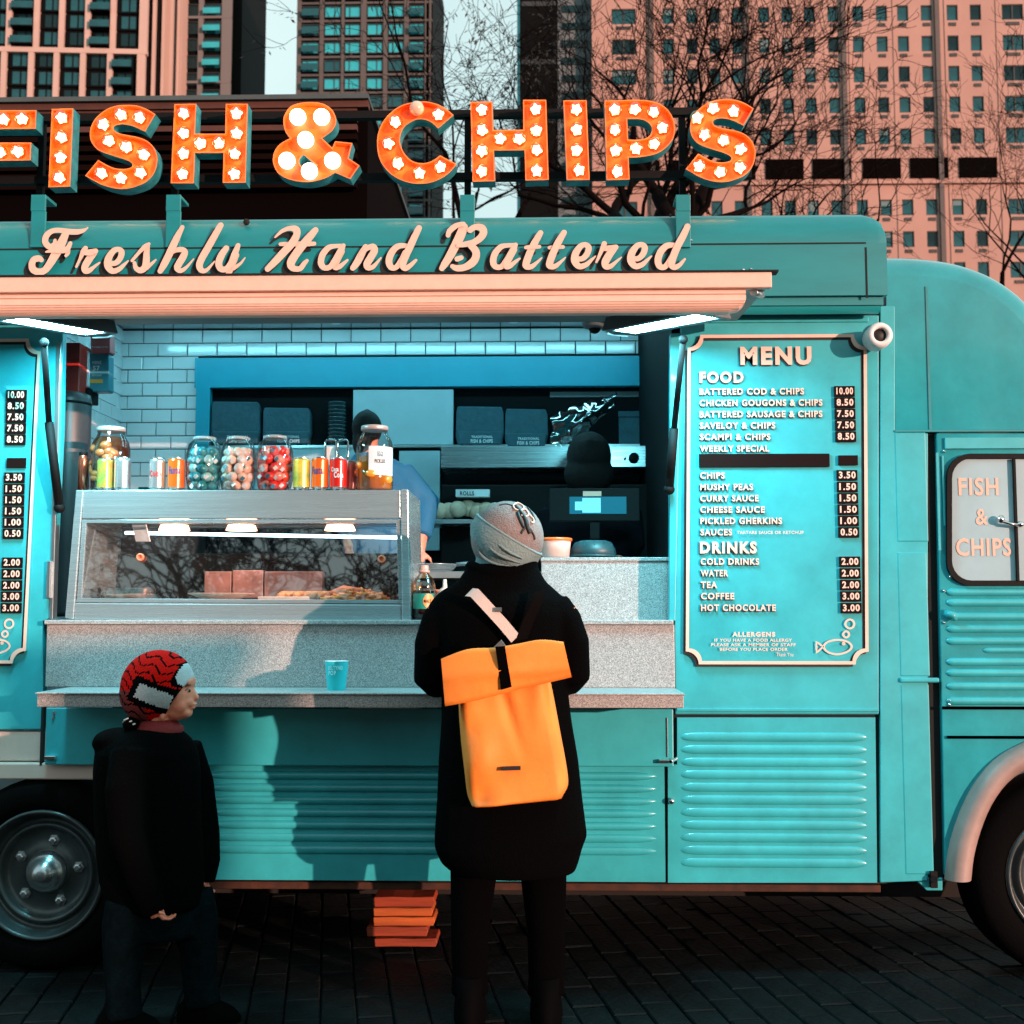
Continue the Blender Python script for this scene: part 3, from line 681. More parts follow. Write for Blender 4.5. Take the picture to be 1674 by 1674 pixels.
# ================================================================== MENU BOARDS
def menu_board(dx, label):
    """right board traced at plane Y=-.012; dx shifts the copy along the truck"""
    Y = -.012
    t = thing('menu_board', label, 'menu board', (P(1270, 1086, Y).x+dx, Y, P(1270, 1086, Y).z), 0, 'menu boards either side of the hatch')
    def W(px, py):  # lean-free mapping of the board's own coordinates
        q = P(1270, py, Y); k = 1/scale_at(Y)
        return ((px-1271)*k+q.x+dx, q.z)
    def txt(mb, s, x0, x1, y0, y1, bold=.03, y=None, m=0, off=(0, 0)):
        a = W(x0+off[0], y1+off[1]); c = W(x1+off[0], y0+off[1]); add_text(mb, s, a[0], c[0], a[1], c[1], Y-.004 if y is None else y, m, bold)
    # panel
    def outline(inset, r, n=7):
        x0, x1, y0, y1 = 1124+inset, 1418-inset, 547+inset, 1086-inset; pts = []
        for cx, cy, a0, a1, ix, iy in ((1124, 547, 90, 0, 0, 0), (1418, 547, 180, 90, 0, 0), (1418, 1086, 270, 180, 0, 0), (1124, 1086, 360, 270, 0, 0)):
            rr = r+inset*.35
            ccx = cx+(inset if cx == 1124 else -inset); ccy = cy+(inset if cy == 547 else -inset)
            for k in range(n+1):
                a = R(a0+(a1-a0)*k/n); pts.append((ccx+rr*math.cos(a), ccy+rr*math.sin(a)))
        return pts
    op, ip = outline(0, 21), outline(5.2, 19)
    b = MB(); q = [W(*p) for p in op]; b.prism(q, Y+.004, Y+.010); put(b.build('board_panel', M['teal'], None), None)
    pnl = COL.objects[-1]; attach(pnl, t)
    b = MB(); n = len(op)
    for m, off, y0 in ((1, (-4, 4), Y+.003), (0, (0, 0), Y-.003)):
        o_ = [W(p[0]+off[0], p[1]+off[1]) for p in op]; i_ = [W(p[0]+off[0], p[1]+off[1]) for p in ip]
        for k in range(n):
            j = (k+1) % n
            b.face([(o_[k][0], y0, o_[k][1]), (o_[j][0], y0, o_[j][1]), (i_[j][0], y0, i_[j][1]), (i_[k][0], y0, i_[k][1])], m)
    b.build('border', [M['cream'], M['black']], t, fixn=False)
    rows = [("BATTERED COD & CHIPS", 1315, 640), ("CHICKEN GOUGONS & CHIPS", 1345, 658.5), ("BATTERED SAUSAGE & CHIPS", 1345, 677), ("SAVELOY & CHIPS", 1268, 695.5), ("SCAMPI & CHIPS", 1260, 714), ("WEEKLY SPECIAL", 1258, 733),
            ("CHIPS", 1186, 777), ("MUSHY PEAS", 1232, 796), ("CURRY SAUCE", 1241, 814.5), ("CHEESE SAUCE", 1251, 833), ("PICKLED GHERKINS", 1279, 851.5), ("SAUCES", 1198, 870),
            ("COLD DRINKS", 1242, 918), ("WATER", 1192, 937), ("TEA", 1174, 956), ("COFFEE", 1202, 974.5), ("HOT CHOCOLATE", 1269, 993.5)]
    prices = ["10.00", "8.50", "7.50", "7.50", "8.50", None, "3.50", "1.50", "1.50", "1.50", "1.00", "0.50", "2.00", "2.00", "2.00", "3.00", "3.00"]
    def both(mb, *a, **k):
        txt(mb, *a, m=1, y=Y-.0012, off=(-1.6, 1.8), **k); txt(mb, *a, m=0, **k)
    cb = [M['cream'], M['black']]
    for s, x0, x1, y0, y1, bo in (("MENU", 1211, 1327, 567, 597, .048), ("FOOD", 1144, 1216, 607, 626, .05), ("DRINKS", 1146, 1238, 885, 905, .048)):
        b = MB(); both(b, s, x0, x1, y0, y1, bold=bo); b.build('heading', cb, t, fixn=False)
    for (s, x1, yc), pr in zip(rows, prices):
        b = MB(); x0 = 1144+(yc-640)*.012; both(b, s, x0, x1, yc-5.4, yc+5.4, bold=.034); b.build('menu_line', cb, t, fixn=False)
        if pr:
            xc = 1381+(yc-640)*.026
            b = MB(); a = W(xc-16.5, yc+9); c = W(xc+16.5, yc-8); b.box(a[0], c[0], Y-.006, Y+.002, a[1], c[1], 0)
            txt(b, pr, xc-13.5, xc+13.5, yc-5.6, yc+5.8, bold=.035, m=1, y=Y-.0075)
            o = b.build('price_tag', [M['tagblack'], M['cream']], t, fixn=False)
    b = MB(); a = W(1144, 763.5); c = W(1356, 742); b.box(a[0], c[0], Y-.006, Y+.002, a[1], c[1])
    b.build('blank_tag', M['tagblack'], t); b = MB(); a = W(1371, 761); c = W(1402, 745); b.box(a[0], c[0], Y-.006, Y+.002, a[1], c[1]); b.build('blank_tag', M['tagblack'], t)
    b = MB(); txt(b, "TARTARE SAUCE OR KETCHUP", 1206, 1314, 868, 873, .02); txt(b, "ALLERGENS", 1199, 1268, 1033, 1041, .05)
    txt(b, "IF YOU HAVE A FOOD ALLERGY", 1170, 1295, 1044, 1049, .02); txt(b, "PLEASE ASK A MEMBER OF STAFF", 1165, 1301, 1051.5, 1056.5, .02); txt(b, "BEFORE YOU PLACE ORDER", 1179, 1288, 1059, 1064, .02); txt(b, "Thank You", 1270, 1297, 1067, 1073, .0)
    b.build('small_print', M['cream'], t, fixn=False)
    b = MB()
    def loop(pp, h=1.5, per=6):
        s = smooth(pp, per, True); w_ = [(W(x, y)[0], W(x, y)[1], h/scale_at(Y)) for x, y in s]; ribbon(b, w_, Y-.004, 0, True)
    loop([(1346, 1057), (1352, 1049.5), (1367, 1046), (1384, 1049), (1391, 1057), (1384, 1065), (1367, 1069.5), (1352, 1065.5)])
    loop([(1345, 1057, 'c'), (1334, 1049, 'c'), (1334.5, 1067, 'c')], 1.4, 3)
    circ = lambda cx, cy, r: loop([(cx+r*math.cos(R(45*k)), cy+r*math.sin(R(45*k))) for k in range(8)], 1.5, 3)
    circ(1388, 1020, 7.2); circ(1382, 1037, 4.8); circ(1378, 1052, 1.3)
    b.build('fish_emblem', M['cream'], t, fixn=False)
    return t
menu_board(0, 'turquoise cream-bordered MENU board complete in view right of the serving hatch')
menu_board(-3.013, 'menu board left of the hatch showing only its black price tags')

# ================================================================== MARQUEE SIGN
SGY = -.055
sign = thing('marquee_sign', 'orange light bulb marquee sign reading FISH & CHIPS above the truck roof', 'sign', (P(620, 345, .05).x, .05, P(620, 345, .05).z))
S1 = [(1300, 280, 'c'), (1150, 190), (980, 130), (800, 118), (620, 135), (450, 200), (290, 330), (200, 480), (175, 620), (200, 750), (290, 870), (400, 930), (560, 985), (740, 1040), (860, 1090), (905, 1140), (890, 1180), (830, 1205), (720, 1215), (580, 1195), (440, 1130), (320, 1060, 'c'), (95, 1330, 'c'), (250, 1420), (420, 1500), (620, 1550), (800, 1555), (980, 1510), (1150, 1430), (1280, 1280), (1330, 1100), (1320, 960), (1260, 830), (1150, 730), (1000, 670), (820, 635), (680, 605), (600, 560), (580, 510), (620, 470), (720, 450), (850, 465), (980, 510), (1120, 580, 'c')]
def zz(pp, ox, oy, s): return [(ox+q[0]/s, oy+q[1]/s)+tuple(q[2:]) for q in pp]
s1 = zz(S1, 130, 160, 10.46)
bx0, by0, bx1, by1 = 139.1, 171.3, 257.2, 308.7
s2 = [(1120.8+(q[0]-bx0)/(bx1-bx0)*114.3, 162+(q[1]-by0)/(by1-by0)*135.5)+tuple(q[2:]) for q in s1]
Cc = zz([(1430, 398, 'c'), (1300, 290), (1150, 210), (960, 165), (760, 175), (560, 220), (380, 330), (240, 480), (150, 660), (118, 850), (140, 1080), (220, 1260), (370, 1420), (580, 1530), (830, 1575), (1080, 1540), (1300, 1430), (1455, 1275), (1462, 1225, 'c'), (1195, 1085, 'c'), (1080, 1170), (920, 1220), (740, 1190), (600, 1070), (530, 930), (510, 800), (560, 640), (660, 540), (800, 475), (950, 480), (1070, 540), (1160, 630, 'c')], 605, 150, 10.46)
Pp = zz([(190, 150, 'c'), (500, 142, 'c'), (700, 135), (950, 150), (1150, 210), (1310, 350), (1395, 560), (1380, 760), (1280, 920), (1100, 1050), (850, 1110), (605, 1125, 'c'), (620, 1500, 'c'), (225, 1510, 'c')], 970, 150, 10.46)
Ph = zz([(580, 465, 'c'), (760, 465), (880, 490), (970, 560), (1000, 640), (970, 740), (880, 800), (740, 820), (595, 815, 'c')], 970, 150, 10.46)
Am = zz([(410, 690, 'c'), (330, 580), (295, 430), (310, 300), (400, 160), (540, 95), (740, 70), (950, 90), (1110, 180), (1185, 310), (1195, 440), (1130, 560), (960, 690, 'c'), (1130, 850, 'c'), (1180, 740, 'c'), (1475, 770, 'c'), (1410, 1030, 'c'), (1600, 1155, 'c'), (1440, 1390, 'c'), (1180, 1280, 'c'), (1020, 1370), (850, 1420), (700, 1440), (500, 1420), (330, 1370), (200, 1280), (130, 1150), (115, 1020), (160, 880), (260, 770)], 435, 160, 10.46)
Ah = zz([(640, 970, 'c'), (580, 1040), (570, 1120), (640, 1190), (740, 1215), (855, 1150, 'c')], 435, 160, 10.46)
def cc(*pp): return [(a, b_, 'c') for a, b_ in pp]
def bz(pp, ox, oy, s): return [(ox+a/s, oy+c/s) for a, c in pp]
LET = [
 ('F', cc((-72, 180), (59.5, 180), (58.5, 210.5), (-32, 211), (-32, 233), (51, 233), (50, 262), (-33, 263), (-34, 308), (-73, 308)), None, [(6, 196), (36.5, 195), (30, 248.5), (0, 249), (-24, 196), (-52, 197), (-52, 225), (-52, 250), (-53, 285)]),
 ('I', cc((84.5, 178), (119.8, 177), (114.7, 305), (79, 306)), None, [(101, 193), (101, 225), (99.5, 258), (97.5, 291)]),
 ('S', s1, None, bz([(715, 295), (1030, 345), (415, 460), (510, 740), (805, 850), (1100, 970), (380, 1300), (710, 1380), (1050, 1285)], 130, 160, 10.46)),
 ('H', cc((285, 170), (321, 169.5), (318.5, 218.5), (368, 218.5), (369, 169.5), (405, 169.5), (401.5, 298.5), (364, 299), (365.5, 250), (318.5, 250), (317, 299.5), (279, 299.5)), None, bz([(840, 520), (838, 610), (838, 702), (833, 795), (915, 655), (1000, 655), (1080, 520), (1080, 610), (1072, 702), (1070, 795)], 0, 0, 2.79)),
 ('&', Am, Ah, bz([(545, 335), (955, 335), (680, 725), (360, 1080), (745, 1262), (1140, 1080)], 435, 160, 10.46)),
 ('C', Cc, None, bz([(800, 290), (1170, 400), (435, 520), (315, 890), (480, 1230), (845, 1395), (1205, 1290)], 605, 150, 10.46)),
 ('H', cc((769, 166.5), (805, 166), (806.5, 212.5), (855.5, 212), (855, 163), (893, 163), (897, 294), (859, 295), (857.5, 245.5), (807.5, 246), (809.5, 296), (772.5, 297)), None, bz([(580, 503), (580, 595), (580, 690), (580, 783), (663, 635), (750, 635), (825, 500), (828, 597), (830, 685), (830, 780)], 580, 0, 2.79)),
 ('I', cc((921, 164), (959, 163.5), (964, 294), (926.5, 294.5)), None, bz([(1010, 500), (1012, 592), (1012, 687), (1022, 778)], 580, 0, 2.79)),
 ('P', Pp, Ph, bz([(370, 310), (710, 305), (1030, 350), (1180, 620), (1040, 900), (730, 980), (370, 660), (385, 1010), (410, 1370)], 970, 150, 10.46)),
 ('S', s2, None, bz([(740, 290), (1090, 340), (465, 450), (590, 740), (920, 840), (1210, 990), (500, 1280), (860, 1380), (1200, 1300)], 1095, 150, 10.46))]
lab = ['first letter F at the left edge', 'I next to the cropped F', 'S left of the H and ampersand', 'H left of the ampersand', 'ampersand with six big round bulbs', 'letter C', 'H right of the C', 'I left of the P', 'letter P', 'last letter S']
def inset(pts, d):
    n = len(pts); out = []
    A = sum(pts[i][0]*pts[(i+1) % n][1]-pts[(i+1) % n][0]*pts[i][1] for i in range(n)); sg = 1 if A > 0 else -1
    for i in range(n):
        p0, p1, p2 = Vector(pts[i-1]), Vector(pts[i]), Vector(pts[(i+1) % n])
        e1, e2 = (p1-p0), (p2-p1)
        if e1.length < 1e-9 or e2.length < 1e-9: out.append(tuple(p1)); continue
        n1 = Vector((-e1.y, e1.x)).normalized()*sg; n2 = Vector((-e2.y, e2.x)).normalized()*sg
        m = (n1+n2); m = m.normalized() if m.length > 1e-6 else n1
        k = d/max(.5, m.dot(n1)); out.append((p1.x+m.x*k, p1.y+m.y*k))
    return out
def fill_curve(loops, name):
    c = bpy.data.curves.new(name, 'CURVE'); c.dimensions = '2D'; c.fill_mode = 'FRONT'
    for lp in loops:
        s = c.splines.new('POLY'); s.points.add(len(lp)-1); s.use_cyclic_u = True
        for k, p in enumerate(lp): s.points[k].co = (p[0], p[1], 0, 1)
    o = bpy.data.objects.new(name, c); COL.objects.link(o)
    me = bpy.data.meshes.new_from_object(o.evaluated_get(bpy.context.evaluated_depsgraph_get()))
    v = [(p.co.x, p.co.y) for p in me.vertices]; f = [tuple(p.vertices) for p in me.polygons]
    bpy.data.objects.remove(o); bpy.data.curves.remove(c); bpy.data.meshes.remove(me); return v, f
DEP = .066
M['bulboff'] = mat("unlit_bulb", (.8, .5, .38), .15, coat=.5)
rb = random.Random(3)
for (ch, outl, hole, bulbs), lb in zip(LET, lab):
    loops = [[(P(a, c, SGY).x, P(a, c, SGY).z) for a, c in smooth(outl, 4 if len(outl) > 12 and ch not in 'FH' else 1, True)]]
    if hole: loops.append([(P(a, c, SGY).x, P(a, c, SGY).z) for a, c in smooth(hole, 4, True)])
    b = MB()
    rims = [inset(lp, .0045 if k == 0 else -.0045) for k, lp in enumerate(loops)]
    for lp, rm in zip(loops, rims):
        n = len(lp)
        for i in range(n):
            j = (i+1) % n; a, c, d_, e_ = lp[i], lp[j], rm[j], rm[i]
            b.face([(a[0], SGY, a[1]), (c[0], SGY, c[1]), (c[0], SGY+DEP, c[1]), (a[0], SGY+DEP, a[1])], 0)
            b.face([(a[0], SGY, a[1]), (c[0], SGY, c[1]), (d_[0], SGY, d_[1]), (e_[0], SGY, e_[1])], 2)
            b.face([(e_[0], SGY, e_[1]), (d_[0], SGY, d_[1]), (d_[0], SGY+.024, d_[1]), (e_[0], SGY+.024, e_[1])], 1)
    v, f = fill_curve(rims, 'f'); n = len(b.v); b.v += [(x, SGY+.024, z) for x, z in v]
    for q in f: b.f.append(tuple(n+i for i in q)); b.m.append(1); b.s.append(False)
    v, f = fill_curve(loops, 'f'); n = len(b.v); b.v += [(x, SGY+DEP, z) for x, z in v]
    for q in f: b.f.append(tuple(n+i for i in q)); b.m.append(0); b.s.append(False)
    let = b.build('letter', [M['lettershell'], M['letterface'], M['letterrim']], sign, label=lb, fixn=True)
    for k, (px, py) in enumerate(bulbs):
        c = P(px, py, SGY-.0); s = scale_at(SGY); b = MB()
        if ch == '&': b.ell(c+Vector((0, -.004, 0)), (14/s, 14/s, 14/s), 20, 12, 0); b.build('bulb', M['bigbulb'], let)
        else:
            lit = not (ch == 'C' and k == 0); r = 12.5/s
            b.ell(c+Vector((0, -.002, 0)), (r, r, r), 16, 10, 1)
            if lit:
                ph = rb.random()*6; core = []; n5 = 10
                for q in range(n5):
                    a = ph+q*2*math.pi/n5; rr = (9.2 if q % 2 == 0 else 6.2)*rb.uniform(.85, 1.1)/s
                    core.append((c.x+rr*math.cos(a), c.z+rr*math.sin(a)))
                b.prism(core, c.y-.010, c.y+.006, 0)
            b.lathe([(.013, 0), (.013, -.02)], c+Vector((0, .004, 0)), 10, 2, True, 'y')
            b.build('bulb', [M['bulb'], M['bulbglass'] if lit else M['bulboff'], M['letterrim']], let)
b = MB()
for y in (190, 292):
    q = P(620, y, .06); b.box(P(-200, y, .06).x, P(1228, y, .06).x, .04, .07, q.z-.014, q.z+.014)
b.build('support_rail', M['rubber'], sign)
for x in (62, 283, 764, 1117):
    b = MB(); a = P(x, 318, .04); c = P(x, 185, .04); b.box(a.x-.012, a.x+.012, .05, .075, P(x, 350, .06).z, c.z); b.build('post', M['rubber'], sign)

# ================================================================== KITCHEN INSIDE THE TRUCK
YB = 1.62
b = MB(); xl_, xr_ = P(120, 700, 1.62).x, P(1500, 700, .1).x
b.box(P(60, 700, YB).x, P(1200, 700, YB).x, YB+.012, YB+.03, .5, P(600, 480, YB).z+.35)
wall = T(b, 'kitchen_back_wall', M['grout'])
M['soffit'] = mat("polished_ceiling", (.36, .38, .40), .16, .85)
b = MB(); zc_ = P(600, 538, YB).z+.004; xce = P(1430, 500, .03).x; b.face([(-3.2, .03, zc_+.03), (xce, .03, zc_+.03), (xce, YB, zc_+.0), (-3.2, YB, zc_)]); T(b, 'kitchen_ceiling', M['soffit'], fixn=False)
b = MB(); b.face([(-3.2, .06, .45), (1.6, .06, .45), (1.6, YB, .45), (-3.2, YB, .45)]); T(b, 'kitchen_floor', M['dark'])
# side partitions
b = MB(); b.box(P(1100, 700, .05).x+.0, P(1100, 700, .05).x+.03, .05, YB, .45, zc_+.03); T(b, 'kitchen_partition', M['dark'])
xpl = P(146, 700, 1.2).x
b = MB(); b.box(xpl-.05, xpl-.004, .75, YB, .45, zc_+.03); b.box(-3.2, xpl-.05, .7, .75, .45, zc_+.03); T(b, 'kitchen_partition', M['white'])
# tiles
tw, th, gp = 49.8/scale_at(YB), 22.3/scale_at(YB), .0045
z_top = P(600, 538.5, YB).z; x_ref = P(185.5, 600, YB).x
tm = {}
def tile(x0, x1, z0, z1, flip=0):
    key = (round(x1-x0, 3), round(z1-z0, 3))
    if key not in tm:
        hx, hz = (x1-x0)/2, (z1-z0)/2; c = .0035; q = MB()
        q.grid([[(-hx, .012, -hz), (hx, .012, -hz), (hx, .012, hz), (-hx, .012, hz)], [(-hx, .002, -hz), (hx, .002, -hz), (hx, .002, hz), (-hx, .002, hz)], [(-hx+c, -.001, -hz+c), (hx-c, -.001, -hz+c), (hx-c, -.001, hz-c), (-hx+c, -.001, hz-c)]], 0, False, True, False, True)
        me = q.mesh('tile'); me.materials.append(M['tile']); tm[key] = me
    o = bpy.data.objects.new('tile', tm[key]); COL.objects.link(o)
    o.location = ((x0+x1)/2, YB, (z0+z1)/2); o.rotation_euler = (random.gauss(0, .004), 0, random.gauss(0, .004)); attach(o, wall)
xe = P(1100, 600, YB).x+.05
row = 0; z = z_top
while z > P(300, 800, YB).z-.03:
    x = x_ref-(tw*0 if row % 2 == 0 else tw*.5)-tw*0
    x -= 0
    xlim = xe if row < 2 else P(322, 650, YB).x
    while x < xlim-.01:
        x1 = min(x+tw-gp, xlim); x0 = max(x, x_ref-.002)
        if x1-x0 > .02: tile(x0, x1, z-th+gp, z)
        x += tw
    z -= th; row += 1
# left return wall tiles
b = MB()
for r in range(12):
    zz_ = z_top-r*th
    for k in range(5):
        y1 = YB-.0-k*tw-(tw/2 if r % 2 else 0); y0 = max(.76, y1-tw+gp)
        if y1 > .78: b.box(xpl-.004, xpl+.004, y0, y1, zz_-th+gp, zz_)
T(b, 'side_tiles', M['tile'], .0015, kind='stuff')
# teal pass-through frame around the storage recess
FY = YB-.06
b = MB(); b.pbox(318, 583, 1100, 632, FY, .05); b.pbox(318, 632, 341, 860, FY, .05); b.pbox(1088, 632, 1100, 760, FY, .05); T(b, 'recess_frame', M['teal_frame'], .003)
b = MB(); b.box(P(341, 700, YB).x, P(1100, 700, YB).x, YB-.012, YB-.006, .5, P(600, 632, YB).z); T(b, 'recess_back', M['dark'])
b = MB(); b.pbox(341, 727, 1088, 731, FY+.0, .05); T(b, 'recess_shelf', M['steel2'])
b = MB(); b.pbox(577, 637, 741, 727, FY+.01, .03); T(b, 'pale_panel', mat('pale_blue_panel', (.34, .46, .50), .5, 0, .06, 9), .003)
b = MB(); b.pbox(341, 731, 640, 800, FY+.005, .03); b.pbox(652, 737, 719, 900, FY+.005, .03); T(b, 'worktop_splashback', mat('pale_splashback', (.30, .42, .46), .45, 0, .06, 9), .002)
hood = thing('steel_hood', 'brushed steel extractor hood fascia with black knob inside the kitchen', 'hood', (P(900, 765, 1.3).x, 1.3, P(900, 765, 1.3).z))
b = MB(); b.pbox(721, 729, 1079, 764, 1.25, .3); b.build('fascia', M['steel'], hood, .003)
b = MB(); b.lathe([(.024, 0), (.024, .018), (.018, .024), (0, .024)], P(1036, 749, 1.25), 20, 0, True, 'y'); b.ell(P(1022, 750, 1.25), (.006, .006, .008)); b.build('knob', M['rubber'], hood)
rg = thing('cooking_range', 'black cooking range below the steel hood at the back of the kitchen', 'range', (P(900, 900, 1.3).x, 1.3, .45))
b = MB(); b.pbox(721, 792, 1088, 1000, 1.2, .35); b.build('body', M['rubber'], rg, .006)
b = MB(); b.pbox(700, 849, 785, 856, 1.02, .3); b.build('shelf', M['steel'], rg, .002)
# dark worktop line behind counter
b = MB(); b.pbox(650, 934, 1090, 945, .32, .5); T(b, 'rear_worktop', M['steel2'], .002)
# long light batten on the kitchen ceiling near the tiles
q = P(600, 538, 1.2); b = MB(); b.box(P(190, 540, 1.2).x, P(1080, 540, 1.2).x, 1.22, 1.30, zc_-.02, zc_+.02); bt = T(b, 'ceiling_batten', M['white'])
b = MB(); b.box(P(195, 540, 1.2).x, P(1075, 540, 1.2).x, 1.235, 1.285, zc_-.032, zc_-.0205); T(b, 'batten_tube', emit_mat("batten_light", (.26, .84, 1), 15), parent=bt)
b = MB(); b.box(P(190, 540, .4).x, P(1080, 540, .4).x, .42, .50, zc_-.02, zc_+.01); bt = T(b, 'ceiling_batten', M['white'])
b = MB(); b.box(P(195, 540, .4).x, P(1075, 540, .4).x, .435, .485, zc_-.032, zc_-.0205); T(b, 'batten_tube', bpy.data.materials["batten_light"], parent=bt)
# downlights in ceiling over the recess
for x in (539, 838):
    q = P(x, 590, 1.3); b = MB(); b.lathe([(.022, .0), (.022, .012), (.016, .012), (.016, .006)], (q.x, 1.46, zc_-.0125), 16, 0); sp_ = T(b, 'downlight', M['chrome'])
    b = MB(); b.lathe([(.0, .0), (.015, .0)], (q.x, 1.46, zc_-.007), 16, 0); T(b, 'lens', M['spot'], parent=sp_)
# LED light line in cabinet is built with the cabinet

# storage: paper bags, white boxes, cup stack, clear bag
M['bag'] = mat("dark_teal_paper", (.018, .075, .10), .75, 0, .25, 30, .3, 60)
M['card'] = mat("white_card", (.62, .66, .68), .6, 0, .06, 20)
BY = FY+.0
def bag(px0, py0, px1, py1, Y, txt_, label):
    c = P((px0+px1)/2, py1, Y); t = thing('paper_bag', label, 'bag', c, 0, 'paper bags standing in the recess')
    b = MB(); q = [(px0+3, py0), (px1-4, py0+1), (px1-1, py0+10), (px1, py1-20), (px1-4, py1), (px0+3, py1), (px0, py1-14), (px0+1, py0+8)]
    b.pprism(q, Y, .05); b.pprism([(px0+2, py1-22), (px1-2, py1-22), (px1-5, py1-.5), (px0+5, py1-.5)], Y-.01, .012); b.build('bag_body', M['bag'], t, .006)
    if txt_:
        b = MB(); m = (px0+px1)/2+3; text_px(b, "TRADITIONAL", m-17, py1-15, m+18, py1-11, Y-.013, 0, .02); text_px(b, "FISH & CHIPS", m-18, py1-9, m+18, py1-3, Y-.013, 0, .03); b.build('print', M['card'], t, fixn=False)
bag(345, 656, 425, 727, BY, 1, 'dark teal paper bag at the left end of the recess')
bag(429, 666, 508, 727, BY, 1, 'dark teal paper bag left of the cup stack')
bag(745, 664, 824, 727, BY, 1, 'dark teal paper bag with clear white print right of the pale panel')
bag(825, 668, 896, 730, BY, 1, 'dark teal paper bag touching the one with the clearest print')
def card(px0, py0, px1, py1, Y, label, m='card'):
    c = P((px0+px1)/2, py1, Y); t = thing('storage_box', label, 'box', c, 0, 'boxes behind the paper bags')
    b = MB(); b.pbox(px0, py0, px1, py1, Y, .03); b.build('carton', M[m], t, .003); b = MB(); b.pbox(px0-1, py0, px1+1, py0+9, Y-.006, .012); b.build('lid', M[m], t, .002)
M['cardg'] = mat("grey_card", (.13, .16, .17), .6, 0, .1, 20)
card(347, 637, 424, 727, BY+.055, 'grey carton behind the leftmost paper bag', 'cardg'); card(430, 637, 505, 727, BY+.055, 'pale carton behind the bag beside the cup stack')
card(743, 637, 816, 727, BY+.055, 'white carton behind the bag right of the pale panel'); card(900, 640, 1052, 727, BY+.052, 'wide grey carton behind the clear plastic bag', 'cardg')
card(1012, 672, 1062, 727, BY+.03, 'low dark carton at the right end of the recess', 'bag')
t = thing('cup_stack', 'tall stack of clear plastic cups in the dark part of the recess', 'cups', P(551, 727, BY))
b = MB(); c = P(551, 727, BY+.02)
for k in range(11):
    h = .011+k*.019; b.lathe([(.040, h), (.047, h+.014), (.049, h+.016), (.047, h+.018)], (c.x, c.y-.01, c.z-.01), 20, 0)
b.build('cups', mat("clear_cup_plastic", (.03, .07, .08), .12, coat=.8), t)
t = thing('plastic_bag', 'crumpled clear plastic bag lying across the grey carton in the recess', 'plastic bag', P(950, 727, BY-.02))
b = MB(); rr = random.Random(5)
rows = []
for i in range(9):
    row = []
    for j in range(15):
        u, v_ = i/8, j/14
        px = 902+v_*106+u*8*math.sin(v_*5)+rr.uniform(-3, 3); py = 690-42*v_+ (u-.2)*60*(1-.55*v_)+rr.uniform(-4, 4)
        q = P(px, py, BY-.012-.03*math.sin(math.pi*u)*math.sin(math.pi*v_)+rr.uniform(-.012, .008)); row.append(q)
    rows.append(row)
b.grid(rows, 0, True, False); b.build('crumpled_film', glass_mat("film", (.72, .85, .86), .28, .08), t, fixn=False)

# wall-hung sauce packs at the left
def pack(px0, py0, px1, py1, Y, m, label, lines, nm='sauce_pack', cat='sauce pack', band=None):
    t = thing(nm, label, cat, P((px0+px1)/2, py1, Y), 0, 'sauce packs on the left wall')
    b = MB(); b.pprism([(px0+1, py0), (px1-1, py0), (px1, py0+3), (px1, py1-2), (px1-2, py1), (px0+2, py1), (px0, py1-3), (px0, py0+3)], Y, .06); b.build('pack_body', m, t, .004)
    b = MB()
    for s, a0, c0, a1, c1, mm in lines: text_px(b, s, a0, c0, a1, c1, Y-.0025, mm, .03)
    if band: b.pbox(*band, Y-.002, .003, 1)
    if lines or band: b.build('print', [M['card'], M['yellow'], M['tealprint']], t, fixn=False)
M['yellow'] = mat("yellow_print", (.80, .33, .03), .5); M['tealprint'] = mat("teal_print", (.02, .15, .22), .5)
M['redbox'] = mat("red_box_card", (.40, .02, .012), .45, 0, .2, 12); M['pinkbox'] = mat("pink_red_card", (.55, .10, .10), .5); M['tealbox'] = mat("teal_pack", (.04, .20, .26), .4)
b = MB(); b.pbox(91, 560, 130, 641, .42, .2); t = thing('fire_blanket_box', 'red upright box on the left wall beside the sauce packs', 'red box', P(105, 641, .42)); b.build('box_body', M['redbox'], t, .004)
b = MB(); b.tube([P(97, 572, .41), P(101, 576, .405), P(96, 582, .41), P(102, 586, .41)], .004, 6); b.build('hook', M['chrome'], t)
pack(116, 573, 144, 632, .50, M['card'], 'white sauce pack with dark teal print next to the red box', [("HEINZ", 119, 586, 136, 593, 2), ("MAYO", 119, 598, 138, 606, 2)], band=(118, 617, 141, 622))
pack(146, 578, 178, 640, .52, M['tealbox'], 'teal sauce pack marked 57 hanging below a pink box', [("HEINZ", 151, 590, 166, 595, 0), ("57", 152, 598, 163, 606, 0), ("KETCHUP", 151, 612, 166, 615, 0)], band=(147, 620, 168, 626))
pack(148, 545, 180, 577, .51, M['pinkbox'], 'pinkish red sauce box above the teal pack', [("TOMATO", 150, 566, 176, 569, 0)])
b = MB(); b.pbox(118, 634, 147, 657, .49, .1); t = thing('wall_bracket', 'black holder under the white sauce pack', 'bracket', P(130, 657, .49)); b.build('bracket_body', M['rubber'], t, .004)
